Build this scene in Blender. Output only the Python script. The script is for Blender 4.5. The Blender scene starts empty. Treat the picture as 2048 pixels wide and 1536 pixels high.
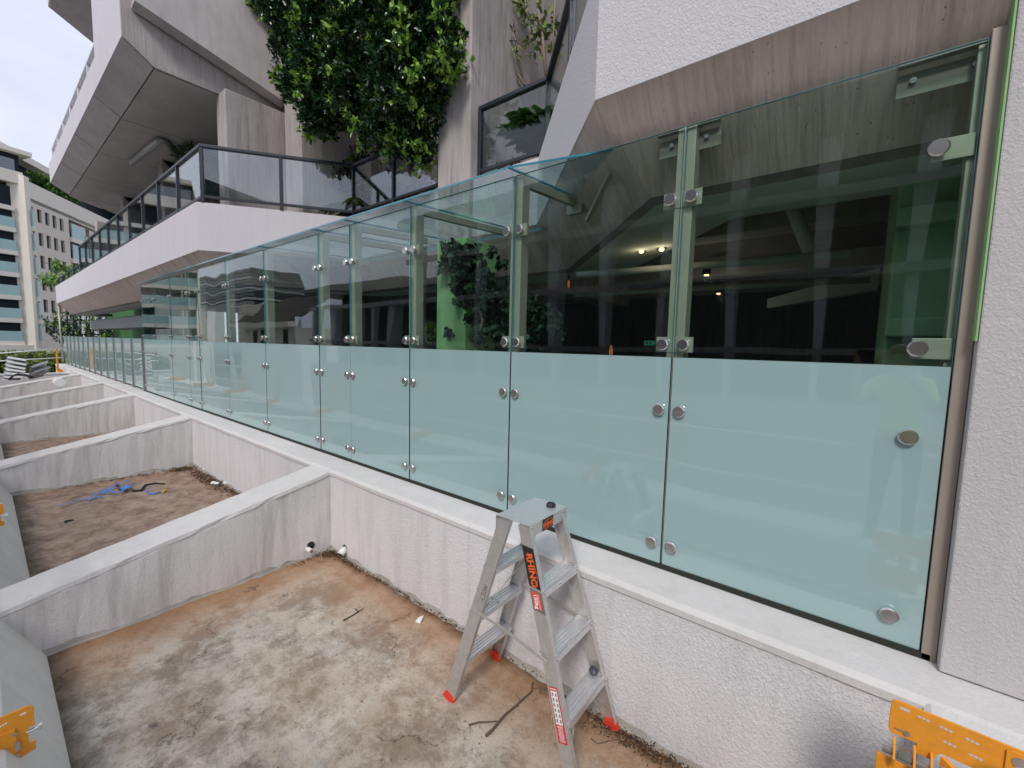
import bpy, bmesh, math, random
import numpy as np
from mathutils import Vector, Matrix
random.seed(7); rng = np.random.default_rng(11)
R = math.radians
S = bpy.context.scene
COL = S.collection

# ------------------------------------------------------------------ camera
FPX = 854.25
yaw, pitch, roll = R(38.67), R(5.0525), R(1.3747)
CAM = Vector((0, 0, 2.06))
fwd = Vector((-math.sin(yaw)*math.cos(pitch), math.cos(yaw)*math.cos(pitch), -math.sin(pitch)))
rt0 = fwd.cross(Vector((0, 0, 1))).normalized(); up0 = rt0.cross(fwd)
rt = math.cos(roll)*rt0 + math.sin(roll)*up0
up = -math.sin(roll)*rt0 + math.cos(roll)*up0
cd = bpy.data.cameras.new('camera'); cam = bpy.data.objects.new('camera', cd); COL.objects.link(cam)
cd.sensor_width = 36; cd.lens = FPX/2048*36; cd.clip_start = 0.02; cd.clip_end = 2000
mw = Matrix((rt, up, -fwd)).transposed().to_4x4(); mw.translation = CAM
cam.matrix_world = mw
S.camera = cam
S.render.resolution_x = 1024; S.render.resolution_y = 768

# ------------------------------------------------------------------ sky, sun, exposure
w = bpy.data.worlds.new('World'); S.world = w; w.use_nodes = True
nt = w.node_tree; nt.nodes.clear()
SUN_EL, SUN_AZ = 44, 292     # degrees; azimuth of the sun measured from +X
out = nt.nodes.new('ShaderNodeOutputWorld'); bg = nt.nodes.new('ShaderNodeBackground')
sky = nt.nodes.new('ShaderNodeTexSky'); sky.sky_type = 'NISHITA'; sky.sun_disc = False
sky.sun_elevation = R(SUN_EL); sky.sun_rotation = R(90-SUN_AZ); sky.dust_density = 2.0
tc = nt.nodes.new('ShaderNodeTexCoord'); mp = nt.nodes.new('ShaderNodeMapping')
mp.inputs['Scale'].default_value = (1.0, 1.0, 2.8)
ns = nt.nodes.new('ShaderNodeTexNoise'); ns.inputs['Scale'].default_value = 1.7
ns.inputs['Detail'].default_value = 6; ns.inputs['Roughness'].default_value = .55; ns.inputs['Distortion'].default_value = .4
rp = nt.nodes.new('ShaderNodeValToRGB')
rp.color_ramp.elements[0].position = .30; rp.color_ramp.elements[0].color = (4.3, 4.7, 6.2, 1)
rp.color_ramp.elements[1].position = .70; rp.color_ramp.elements[1].color = (6.6, 6.8, 7.6, 1)
mx = nt.nodes.new('ShaderNodeMix'); mx.data_type = 'RGBA'; mx.inputs[0].default_value = .93
L = nt.links.new
L(tc.outputs['Generated'], mp.inputs[0]); L(mp.outputs[0], ns.inputs['Vector']); L(ns.outputs[0], rp.inputs[0])
L(sky.outputs[0], mx.inputs[6]); L(rp.outputs[0], mx.inputs[7]); L(mx.outputs[2], bg.inputs[0])
bg.inputs[1].default_value = .1; L(bg.outputs[0], out.inputs[0])
sl = bpy.data.lights.new('sun', 'SUN'); sl.energy = 1.5; sl.angle = R(14); sl.color = (1, .96, .9)
so = bpy.data.objects.new('sun', sl); COL.objects.link(so)
sd = Vector((math.cos(R(SUN_EL))*math.cos(R(SUN_AZ)), math.cos(R(SUN_EL))*math.sin(R(SUN_AZ)), math.sin(R(SUN_EL))))
so.rotation_euler = sd.to_track_quat('Z', 'Y').to_euler(); so.location = sd*60
S.view_settings.view_transform = 'Standard'; S.view_settings.look = 'None'
S.view_settings.exposure = 0.56; S.view_settings.gamma = 1; S.view_settings.use_curve_mapping = False
S.render.engine = 'CYCLES'
S.cycles.max_bounces = 10; S.cycles.transparent_max_bounces = 24; S.cycles.glossy_bounces = 5
S.cycles.transmission_bounces = 8; S.cycles.diffuse_bounces = 4

# ------------------------------------------------------------------ helpers
def ray(px, py):
    return rt*((px-1024)/FPX) - up*((py-768)/FPX) + fwd
def atY(px, py, y): r = ray(px, py); return CAM + r*(y/r.y)
def atX(px, py, x): r = ray(px, py); return CAM + r*(x/r.x)
def atZ(px, py, z): r = ray(px, py); return CAM + r*((z-CAM.z)/r.z)
def atP(px, py, p0, d):          # vertical plane through p0 along horizontal direction d
    r = ray(px, py); n = Vector((-d.y, d.x, 0)); return CAM + r*((p0-CAM).dot(n)/r.dot(n))
def refl(px, py, y):             # where a thing seen mirrored in the glass (plane y=2.4) really stands
    p = atY(px, py, 4.8-y); return Vector((p.x, y, p.z))

class MB:
    def __init__(s): s.v = []; s.f = []; s.sm = False
    def add(s, vs, fs):
        n = len(s.v); s.v += [tuple(v) for v in vs]; s.f += [tuple(i+n for i in f) for f in fs]; return s
    def box(s, x0, x1, y0, y1, z0, z1):
        return s.add([(x0,y0,z0),(x1,y0,z0),(x1,y1,z0),(x0,y1,z0),(x0,y0,z1),(x1,y0,z1),(x1,y1,z1),(x0,y1,z1)],
                     [(0,3,2,1),(4,5,6,7),(0,1,5,4),(1,2,6,5),(2,3,7,6),(3,0,4,7)])
    def obox(s, c, a, b, d):      # centre and three half-axis vectors
        c, a, b, d = map(Vector, (c, a, b, d))
        vs = [c-a-b-d, c+a-b-d, c+a+b-d, c-a+b-d, c-a-b+d, c+a-b+d, c+a+b+d, c-a+b+d]
        return s.add(vs, [(0,3,2,1),(4,5,6,7),(0,1,5,4),(1,2,6,5),(2,3,7,6),(3,0,4,7)])
    def prism(s, pts, ext):       # polygon extruded by a vector
        ext = Vector(ext); n = len(pts); P = [Vector(p) for p in pts]
        return s.add(P+[p+ext for p in P], [tuple(range(n-1,-1,-1)), tuple(range(n, 2*n))]+[(i,(i+1)%n,(i+1)%n+n,i+n) for i in range(n)])
    def tube(s, pts, r, n=8, cap=True):
        pts = [Vector(p) for p in pts]; rr = r if isinstance(r, (list, tuple)) else [r]*len(pts)
        base = len(s.v); prev = None
        for i, p in enumerate(pts):
            t = (pts[min(i+1, len(pts)-1)]-pts[max(i-1, 0)]).normalized()
            if prev is None: a = t.orthogonal().normalized()
            else: a = (prev - t*prev.dot(t)).normalized()
            prev = a; b = t.cross(a)
            for k in range(n):
                q = p + (a*math.cos(2*math.pi*k/n)+b*math.sin(2*math.pi*k/n))*rr[i]; s.v.append(tuple(q))
        for i in range(len(pts)-1):
            for k in range(n):
                k2 = (k+1) % n
                s.f.append((base+i*n+k, base+i*n+k2, base+(i+1)*n+k2, base+(i+1)*n+k))
        if cap:
            s.f.append(tuple(base+k for k in range(n-1, -1, -1))); e = base+(len(pts)-1)*n
            s.f.append(tuple(e+k for k in range(n)))
        return s
    def loft(s, secs):            # closed rings of equal length joined in order, capped
        n = len(secs[0]); base = len(s.v)
        for q in secs: s.v += [tuple(p) for p in q]
        for i in range(len(secs)-1):
            for k in range(n):
                k2 = (k+1) % n; s.f.append((base+i*n+k, base+i*n+k2, base+(i+1)*n+k2, base+(i+1)*n+k))
        s.f.append(tuple(base+k for k in range(n-1,-1,-1))); e = base+(len(secs)-1)*n
        s.f.append(tuple(e+k for k in range(n))); return s
    def mesh(s, name, mat, off=(0,0,0)):
        me = bpy.data.meshes.new(name); o = Vector(off)
        me.from_pydata([tuple(Vector(v)-o) for v in s.v], [], s.f); me.update()
        bm = bmesh.new(); bm.from_mesh(me); bmesh.ops.recalc_face_normals(bm, faces=bm.faces); bm.to_mesh(me); bm.free()
        if s.sm: me.polygons.foreach_set('use_smooth', [True]*len(me.polygons))
        me.materials.append(mat); return me
    def build(s, name, mat, parent=None, bevel=0, origin=None):
        base = world_loc(parent)
        loc = Vector(origin) if origin is not None else base
        o = bpy.data.objects.new(name, s.mesh(name, mat, loc)); COL.objects.link(o)
        if parent: o.parent = parent; o.location = loc-base
        else: o.location = loc
        if bevel:
            b = o.modifiers.new('bevel', 'BEVEL'); b.width = bevel; b.segments = 2; b.limit_method = 'ANGLE'; b.angle_limit = R(40)
        return o
def world_loc(o):
    l = Vector((0,0,0))
    while o: l += o.location; o = o.parent
    return l
def place(name, me, loc, parent=None, rot=None):
    o = bpy.data.objects.new(name, me); COL.objects.link(o)
    if parent: o.parent = parent
    o.location = Vector(loc)-world_loc(parent)
    if rot is not None: o.rotation_euler = rot
    return o
def tag(o, label=None, cat=None, group=None, kind=None):
    if label: o['label'] = label
    if cat: o['category'] = cat
    if group: o['group'] = group
    if kind: o['kind'] = kind
    return o
def thing(name, loc, label, cat, group=None):
    o = bpy.data.objects.new(name, None); COL.objects.link(o); o.location = loc; o.empty_display_size = .2
    return tag(o, label, cat, group)
def copy_thing(src, loc, label, rotz=None):
    def cp(o, par):
        c = o.copy(); COL.objects.link(c)
        if par: c.parent = par
        for ch in [x for x in bpy.data.objects if x.parent == o]: cp(ch, c)
        return c
    c = cp(src, None); c.location = loc
    if rotz is not None: c.rotation_euler.z = rotz
    c['label'] = label; return c

# ------------------------------------------------------------------ materials
def new_mat(name):
    m = bpy.data.materials.new(name); m.use_nodes = True; n = m.node_tree; n.nodes.clear()
    o = n.nodes.new('ShaderNodeOutputMaterial'); return m, n, o
def N(n, t, **kw):
    x = n.nodes.new(t)
    for k, v in kw.items():
        if k in x.inputs: x.inputs[k].default_value = v
        else: setattr(x, k, v)
    return x
def ramp(n, src, p0, p1, c0=(0,0,0,1), c1=(1,1,1,1)):
    r = n.nodes.new('ShaderNodeValToRGB'); e = r.color_ramp.elements
    e[0].position = p0; e[0].color = c0; e[1].position = p1; e[1].color = c1
    n.links.new(src, r.inputs[0]); return r.outputs[0]
def mixc(n, f, a, b):
    x = n.nodes.new('ShaderNodeMix'); x.data_type = 'RGBA'
    for s, v in ((0, f), (6, a), (7, b)):
        if isinstance(v, (float, int)): x.inputs[s].default_value = v
        elif isinstance(v, tuple): x.inputs[s].default_value = v if len(v) == 4 else v+(1,)
        else: n.links.new(v, x.inputs[s])
    return x.outputs[2]
def pos(n, scale=(1,1,1)):
    g = n.nodes.new('ShaderNodeNewGeometry'); m = n.nodes.new('ShaderNodeMapping')
    m.inputs['Scale'].default_value = scale; n.links.new(g.outputs['Position'], m.inputs[0]); return m.outputs[0]
def noise(n, vec, scale, detail=5, rough=.6, dist=0):
    x = N(n, 'ShaderNodeTexNoise', Scale=scale, Detail=detail, Roughness=rough, Distortion=dist)
    n.links.new(vec, x.inputs['Vector']); return x.outputs[0]
def math_(n, op, a, b=None, clamp=False):
    x = n.nodes.new('ShaderNodeMath'); x.operation = op; x.use_clamp = clamp
    for i, v in enumerate((a, b)):
        if v is None: continue
        if isinstance(v, (float, int)): x.inputs[i].default_value = v
        else: n.links.new(v, x.inputs[i])
    return x.outputs[0]
def bump(n, h, strength, dist, nrm=None):
    b = N(n, 'ShaderNodeBump', Strength=strength, Distance=dist); n.links.new(h, b.inputs['Height'])
    if nrm: n.links.new(nrm, b.inputs['Normal'])
    return b.outputs[0]
def bsdf(n, o, col, rough=.5, metal=0, nrm=None, **kw):
    b = n.nodes.new('ShaderNodeBsdfPrincipled')
    for k, v in (('Base Color', col), ('Roughness', rough), ('Metallic', metal)):
        if isinstance(v, (float, int)): b.inputs[k].default_value = v
        elif isinstance(v, tuple): b.inputs[k].default_value = v if len(v) == 4 else v+(1,)
        else: n.links.new(v, b.inputs[k])
    for k, v in kw.items(): b.inputs[k].default_value = v
    if nrm: n.links.new(nrm, b.inputs['Normal'])
    n.links.new(b.outputs[0], o.inputs[0]); return b

def plain(name, col, rough=.5, metal=0, var=.12, vs=6, **kw):
    m, n, o = new_mat(name); p = pos(n); f = noise(n, p, vs, 4)
    c0 = tuple(max(0, c*(1-var)) for c in col); c1 = tuple(min(1, c*(1+var)) for c in col)
    bsdf(n, o, mixc(n, f, c0, c1), rough, metal, **kw); return m

def concrete(name, base, stain, grain=1.0, streak=.5, stucco=0, blotch=.5, pits=0, lines=0, lsc=(30,30,1.4)):
    """painted or raw concrete: blotches, rain streaks running down, a grainy relief"""
    m, n, o = new_mat(name); p = pos(n)
    big = ramp(n, noise(n, p, .9, 6, .65, .5), .35, .75)
    fine = noise(n, p, 38, 4, .7)
    sv = pos(n, (5.5, 5.5, .55) if lsc[2] < 2 else (7, .8, .8)); st = ramp(n, noise(n, sv, 1.3, 7, .7), .48, .78)
    c = mixc(n, math_(n, 'MULTIPLY', big, blotch), base, tuple(b*.55+s*.45 for b, s in zip(base, stain)))
    c = mixc(n, math_(n, 'MULTIPLY', st, streak), c, stain)
    c = mixc(n, math_(n, 'MULTIPLY', fine, .18), c, tuple(b*.6 for b in base))
    h = fine
    nr = bump(n, fine, .35*grain, .006)
    if pits:
        v = N(n, 'ShaderNodeTexVoronoi', Scale=26); n.links.new(pos(n, (1.6, 1.6, .6)), v.inputs['Vector'])
        pm = ramp(n, v.outputs['Distance'], .05, .16, (1,1,1,1), (0,0,0,1))
        pk = ramp(n, noise(n, p, 9, 2), .5, .6)
        pm = math_(n, 'MULTIPLY', pm, pk)
        c = mixc(n, math_(n, 'MULTIPLY', pm, .7*pits), c, tuple(s*.3 for s in stain)); nr = bump(n, math_(n, 'SUBTRACT', 1.0, pm), .6, .01, nr)
    if lines:                       # vertical board or comb relief
        lv = pos(n, lsc); lh = noise(n, lv, 1.1, 3, .6); nr = bump(n, lh, .55*lines, .02, nr)
        c = mixc(n, math_(n, 'MULTIPLY', ramp(n, lh, .5, .75), .35*lines), c, stain)
    if stucco:                      # trowelled render with raised crumbs and drag marks
        sv2 = pos(n, (1, 1, .75)); a = noise(n, sv2, 105, 3, .6, .5); a = ramp(n, a, .44, .66)
        bn = noise(n, sv2, 42, 4, .6, .8)
        nr = bump(n, a, .55*stucco, .005, nr); nr = bump(n, bn, .5*stucco, .007, nr)
        c = mixc(n, math_(n, 'MULTIPLY', math_(n, 'SUBTRACT', 1.0, a), .12), c, tuple(b*.55 for b in base))
    bsdf(n, o, c, .9, 0, nr, **{'Specular IOR Level': .25}); return m

def glass(name, tint=(.78,.88,.84), wavy=.0, gl=1.0, ior=1.5):
    m, n, o = new_mat(name)
    t = N(n, 'ShaderNodeBsdfTransparent', Color=tint+(1,)); g = N(n, 'ShaderNodeBsdfAnisotropic' if False else 'ShaderNodeBsdfGlossy', Roughness=0.0)
    g.inputs['Color'].default_value = (gl, gl, gl, 1)
    gg = n.nodes.new('ShaderNodeNewGeometry')          # same reflectance on both faces of a thin pane
    io = math_(n, 'ADD', ior, math_(n, 'MULTIPLY', gg.outputs['Backfacing'], 1/ior-ior))
    f = n.nodes.new('ShaderNodeFresnel'); n.links.new(io, f.inputs['IOR']); mxs = n.nodes.new('ShaderNodeMixShader')
    if wavy:
        b = bump(n, noise(n, pos(n, (1, 1, .45)), 1.4, 1, .4), wavy, .02); L2 = n.links.new; L2(b, g.inputs['Normal'])
    n.links.new(f.outputs[0], mxs.inputs[0]); n.links.new(t.outputs[0], mxs.inputs[1]); n.links.new(g.outputs[0], mxs.inputs[2])
    n.links.new(mxs.outputs[0], o.inputs[0]); return m

def frosted(name):
    m, n, o = new_mat(name); p = pos(n)
    c = mixc(n, noise(n, p, .6, 3), (.275, .415, .42), (.315, .455, .455))
    wv = bump(n, noise(n, pos(n, (1, 1, .4)), 1.3, 1, .4), .42, .02)
    b = bsdf(n, o, c, .45, 0); b.inputs['Coat Weight'].default_value = 1; b.inputs['Coat IOR'].default_value = 1.95
    b.inputs['Coat Roughness'].default_value = .0; b.inputs['Specular IOR Level'].default_value = .2
    n.links.new(wv, b.inputs['Coat Normal']); return m

def leafmat(name, dark, light, young, rough=.35, trans=.25):
    m, n, o = new_mat(name)
    a = N(n, 'ShaderNodeAttribute', attribute_name='tone')
    c = mixc(n, ramp(n, a.outputs['Fac'], 0, .7), dark, light); c = mixc(n, ramp(n, a.outputs['Fac'], .78, .9), c, young)
    b = n.nodes.new('ShaderNodeBsdfPrincipled'); n.links.new(c, b.inputs['Base Color']); b.inputs['Roughness'].default_value = rough
    t = n.nodes.new('ShaderNodeBsdfTranslucent'); n.links.new(c, t.inputs['Color'])
    x = n.nodes.new('ShaderNodeMixShader'); x.inputs[0].default_value = trans
    n.links.new(b.outputs[0], x.inputs[1]); n.links.new(t.outputs[0], x.inputs[2]); n.links.new(x.outputs[0], o.inputs[0]); return m

def floor_mat():
    m, n, o = new_mat('trough_concrete'); g = n.nodes.new('ShaderNodeNewGeometry')
    sep = n.nodes.new('ShaderNodeSeparateXYZ'); n.links.new(g.outputs['Position'], sep.inputs[0]); p = g.outputs['Position']
    x, y = sep.outputs[0], sep.outputs[1]
    n1 = noise(n, p, 2.0, 12, .74, 0); n2 = noise(n, p, 5.0, 12, .78, 0); n3 = noise(n, p, 34, 8, .8)
    c = mixc(n, ramp(n, n1, .38, .60), (.50, .41, .32), (.68, .62, .53))
    c = mixc(n, math_(n, 'MULTIPLY', ramp(n, noise(n, p, 2.6, 14, .8, 0), .46, .57), .78), c, (.21, .185, .165))
    c = mixc(n, math_(n, 'MULTIPLY', ramp(n, n2, .565, .66), .8), c, (.125, .115, .11))
    # pale bare patches
    c = mixc(n, math_(n, 'MULTIPLY', ramp(n, noise(n, p, 1.6, 12, .78, 0), .54, .63), .7), c, (.60, .57, .52))
    # rust and leaf-tannin creeping out of the two inner edges of each trough
    dy = math_(n, 'SUBTRACT', 2.1, y)
    xm = math_(n, 'MODULO', math_(n, 'ADD', x, 42.5+3.93), 4.25)
    d = math_(n, 'MINIMUM', dy, math_(n, 'MULTIPLY', xm, .9)); d2 = math_(n, 'SUBTRACT', math_(n, 'ADD', d, math_(n, 'MULTIPLY', n2, .55)), .27)
    rust = ramp(n, d2, .0, .62, (1,1,1,1), (0,0,0,1))
    c = mixc(n, math_(n, 'MULTIPLY', rust, .85), c, mixc(n, n3, (.31, .12, .035), (.45, .24, .11)))
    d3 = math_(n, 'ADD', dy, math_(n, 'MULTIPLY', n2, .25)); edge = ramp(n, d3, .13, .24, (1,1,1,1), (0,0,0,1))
    tanp = ramp(n, noise(n, p, 1.3, 10, .75), .47, .62); c = mixc(n, math_(n, 'MULTIPLY', tanp, .3), c, (.46, .28, .14))
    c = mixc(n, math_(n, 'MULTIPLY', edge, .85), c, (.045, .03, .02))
    # dark browner troughs farther along and mould at the outer edge
    far = ramp(n, math_(n, 'MULTIPLY', math_(n, 'ADD', x, 4.2), -1.0), .0, .05)
    c = mixc(n, math_(n, 'MULTIPLY', far, .85), c, mixc(n, ramp(n, n2, .38, .62), (.15, .09, .065), (.42, .31, .235)))
    oy = math_(n, 'ADD', y, math_(n, 'MULTIPLY', n2, .22)); oe = ramp(n, oy, .27, .40, (1,1,1,1), (0,0,0,1))
    c = mixc(n, math_(n, 'MULTIPLY', oe, .9), c, (.07, .06, .04))
    # hairline cracks in a few places
    v = N(n, 'ShaderNodeTexVoronoi', Scale=1.1, feature='DISTANCE_TO_EDGE'); wv = n.nodes.new('ShaderNodeVectorMath'); wv.operation = 'ADD'
    nz = N(n, 'ShaderNodeTexNoise', Scale=6, Detail=6, Roughness=.7); n.links.new(p, nz.inputs['Vector'])
    vm = n.nodes.new('ShaderNodeVectorMath'); vm.operation = 'SCALE'; vm.inputs['Scale'].default_value = .35
    n.links.new(nz.outputs['Color'], vm.inputs[0]); n.links.new(p, wv.inputs[0]); n.links.new(vm.outputs[0], wv.inputs[1]); n.links.new(wv.outputs[0], v.inputs['Vector'])
    cr = ramp(n, v.outputs['Distance'], .002, .006, (1,1,1,1), (0,0,0,1)); cr = math_(n, 'MULTIPLY', cr, ramp(n, noise(n, p, 2.6, 2), .53, .58))
    c = mixc(n, math_(n, 'MULTIPLY', cr, .75), c, (.05, .04, .035))
    sp = ramp(n, noise(n, p, 70, 6, .75), .56, .66); c = mixc(n, math_(n, 'MULTIPLY', sp, .5), c, (.14, .11, .085))
    nr = bump(n, n3, .9, .010); nr = bump(n, noise(n, p, 110, 4, .7), .6, .004, nr); nr = bump(n, n2, .6, .02, nr); nr = bump(n, math_(n, 'SUBTRACT', 1.0, cr), .5, .01, nr)
    bsdf(n, o, c, .92, 0, nr, **{'Specular IOR Level': .2}); return m

M = {}
M['render'] = concrete('white_stucco', (.80,.775,.80), (.30,.285,.25), streak=.38, stucco=1, blotch=.5)
M['divider'] = concrete('stained_stucco', (.78,.76,.755), (.22,.215,.15), streak=.6, stucco=.8, blotch=.5)
M['cap'] = concrete('wall_top_paint', (.69,.67,.66), (.36,.34,.30), streak=.3, stucco=.4, blotch=.7)
M['band'] = concrete('lilac_painted_concrete', (.68,.645,.68), (.38,.34,.34), streak=.18, stucco=.25, blotch=.2)
M['band_rough'] = concrete('painted_roughcast', (.68,.66,.69), (.40,.37,.36), streak=.1, stucco=.9, blotch=.15)
M['soffit'] = concrete('brown_streaked_soffit', (.71,.59,.54), (.24,.18,.15), streak=.6, blotch=.6, pits=1.0, lines=1.1, lsc=(34,2.2,2.2))
M['fin'] = concrete('raw_concrete', (.52,.47,.46), (.17,.145,.13), streak=.85, blotch=1.0, pits=.6, lines=.5)
M['ceiling'] = concrete('grey_soffit_concrete', (.55,.51,.50), (.17,.15,.14), streak=.3, blotch=.9, grain=.6)
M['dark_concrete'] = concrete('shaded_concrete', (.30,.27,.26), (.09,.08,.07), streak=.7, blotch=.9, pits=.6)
M['right_wall'] = concrete('right_wall_render', (.58,.555,.56), (.36,.34,.33), streak=.3, stucco=.7, blotch=.6)
M['ledge'] = concrete('ledge_concrete', (.80,.80,.77), (.30,.30,.25), streak=.3, blotch=.8, stucco=.3)
M['floor'] = floor_mat()
M['green'] = plain('lime_green_paint', (.27,.46,.20), .7, var=.25)
M['sage'] = plain('muted_green_paint', (.36,.56,.34), .7, var=.2)
M['dkgreen'] = plain('deep_green_paint', (.05,.16,.05), .7, var=.25)
M['palegreen'] = concrete('pale_underside', (.70,.74,.70), (.3,.33,.29), streak=.2, blotch=.4)
M['clear'] = glass('clear_glass', (.865,.935,.905), wavy=.30)
M['canopy'] = glass('canopy_glass', (.85,.93,.95), wavy=.1, ior=1.9)
M['edge'] = plain('green_glass_edge', (.05,.20,.22), .12, var=.3, **{'Coat Weight': 1.0})
M['cedge'] = plain('blue_green_glass_edge', (.05,.25,.33), .12, var=.3, **{'Coat Weight': 1.0})
M['frost'] = frosted('frosted_glass')
M['smoke'] = glass('tinted_rail_glass', (.82,.86,.87), gl=1.0, ior=2.0)
M['railclear'] = glass('near_rail_glass', (.80,.85,.85), ior=1.45)
M['fenceglass'] = glass('fence_glass', (.82,.90,.89), wavy=.4, ior=1.7)
M['steel'] = plain('brushed_steel', (.62,.60,.58), .22, 1.0, .08, 60)
M['steeldark'] = plain('dull_steel', (.34,.33,.30), .35, .85, .1, 20)
M['frame'] = plain('slate_grey_frame', (.035,.042,.052), .35, .3, .2)
M['champ'] = plain('painted_steel_post', (.44,.42,.355), .42, .25, .08)
M['bracket'] = plain('dull_head_bracket', (.24,.23,.20), .6, .2)
M['brown'] = plain('brown_edge_post', (.34,.29,.245), .5, .2, .1)
M['black'] = plain('black_rubber', (.015,.015,.017), .6)
M['gap'] = plain('dark_gap_seal', (.018,.022,.016), .8)
M['alu'] = plain('aluminium', (.62,.60,.585), .42, .7, .22, 30)
M['alutop'] = plain('aluminium_tread', (.72,.72,.73), .38, .7, .12, 30)
M['red'] = plain('red_plastic', (.70,.05,.025), .45)
M['orange'] = plain('orange_powder_coat', (.74,.29,.02), .5, 0, .22, 30)
M['orangeprint'] = plain('orange_print', (.85,.13,.02), .5)
M['blackprint'] = plain('black_sticker', (.02,.018,.02), .4)
M['redprint'] = plain('red_sticker', (.62,.03,.03), .45)
M['redo'] = plain('orange_red_sticker', (.72,.09,.04), .45)
M['whiteprint'] = plain('white_print', (.82,.82,.82), .5, var=.03)
M['greyprint'] = plain('grey_sticker', (.16,.15,.155), .4)
M['pvc'] = plain('white_pvc', (.74,.74,.72), .4)
M['cream'] = plain('cream_render', (.74,.69,.60), .85, var=.06, vs=1)
M['creamd'] = plain('beige_render', (.66,.59,.51), .85, var=.08, vs=1)
M['teal'] = plain('teal_balcony_glass', (.33,.50,.49), .12, var=.08)
M['winglass'] = plain('dark_window_glass', (.014,.019,.026), .5, var=.5, vs=1.5, **{'Specular IOR Level': .12})
M['winframe'] = plain('dark_green_frame', (.03,.045,.04), .5)
M['bark'] = plain('pale_bark', (.30,.24,.17), .85, var=.35, vs=14)
M['twig'] = plain('dry_twig', (.115,.08,.06), .9, var=.4, vs=30)
M['darktwig'] = plain('black_twig', (.03,.022,.02), .8)
M['blue'] = plain('blue_plastic_tape', (.03,.24,.70), .35)
M['duct'] = plain('galvanised_duct', (.42,.43,.44), .4, .5, .1)
M['towerglass'] = plain('dark_tower_glass', (.03,.036,.045), .1, var=.4, vs=.5)
M['rooftile'] = plain('brown_roof_tiles', (.085,.07,.055), .8, var=.4, vs=3)
M['whitewall'] = plain('white_house_render', (.66,.64,.62), .85, var=.05, vs=1)
M['finpaint'] = plain('pale_fin_paint', (.70,.72,.74), .6, var=.06)
M['lawn'] = plain('lower_ground', (.07,.08,.05), .95, var=.4, vs=1)
M['leaf_dark'] = leafmat('glossy_dark_leaf', (.006,.022,.009), (.028,.088,.024), (.26,.44,.07), .24, .15)
M['leaf_mid'] = leafmat('mid_green_leaf', (.02,.07,.02), (.06,.17,.03), (.20,.33,.05), .4, .3)
M['leaf_olive'] = leafmat('olive_leaf', (.03,.065,.02), (.14,.20,.05), (.24,.30,.07), .5, .3)
M['leaf_ivy'] = leafmat('ivy_leaf', (.008,.03,.012), (.02,.065,.025), (.04,.12,.04), .6, .1)
M['litter'] = leafmat('leaf_litter', (.03,.016,.008), (.12,.06,.025), (.34,.22,.10), .9, .0)
def emit(name, col, s):
    m, n, o = new_mat(name); e = N(n, 'ShaderNodeEmission', Strength=s, Color=col+(1,)); n.links.new(e.outputs[0], o.inputs[0]); return m
M['warm'] = emit('warm_bulb', (1, .68, .32), 2.6); M['exit'] = emit('exit_sign_green', (.1, .7, .45), .08); M['ember'] = emit('orange_bulb', (1, .30, .08), .2)

# ------------------------------------------------------------------ foliage
def leaf_mesh(name, mat, C, D, Nn, size, tone, wide=.42, off=(0,0,0)):
    """C centres, D directions, Nn normals (k,3); each leaf six vertices, four faces folded on the midrib"""
    k = len(C); D = D/np.linalg.norm(D, axis=1)[:, None]; W = np.cross(D, Nn); W /= (np.linalg.norm(W, axis=1)[:, None]+1e-9); U = np.cross(W, D)
    s = np.asarray(size).reshape(-1, 1)*np.ones((k, 1)); C = C-np.array(off)
    a1, a2, lf = W*s*wide*.5, W*s*wide*.42, U*s*.05
    V = np.stack([C, C+D*s*.28+a1+lf, C+D*s*.66+a2+lf, C+D*s-U*s*.08, C+D*s*.66-a2+lf, C+D*s*.28-a1+lf, C+D*s*.45-U*s*.03], 1).reshape(-1, 3)
    b = (np.arange(k)*7)[:, None]
    F = np.concatenate([b+[6,0,1], b+[6,1,2], b+[6,2,3], b+[6,3,4], b+[6,4,5], b+[6,5,0]], 1).reshape(-1, 3)
    me = bpy.data.meshes.new(name); me.vertices.add(len(V)); me.vertices.foreach_set('co', V.ravel().astype('f'))
    me.loops.add(F.size); me.loops.foreach_set('vertex_index', F.ravel().astype('i'))
    me.polygons.add(len(F)); me.polygons.foreach_set('loop_start', (np.arange(len(F))*3).astype('i'))
    me.update(calc_edges=True)
    a = me.attributes.new('tone', 'FLOAT', 'POINT'); a.data.foreach_set('value', np.repeat(tone, 7).astype('f'))
    me.materials.append(mat); return me
def rnd_dirs(k): v = rng.normal(size=(k, 3)); return v/np.linalg.norm(v, axis=1)[:, None]
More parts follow.
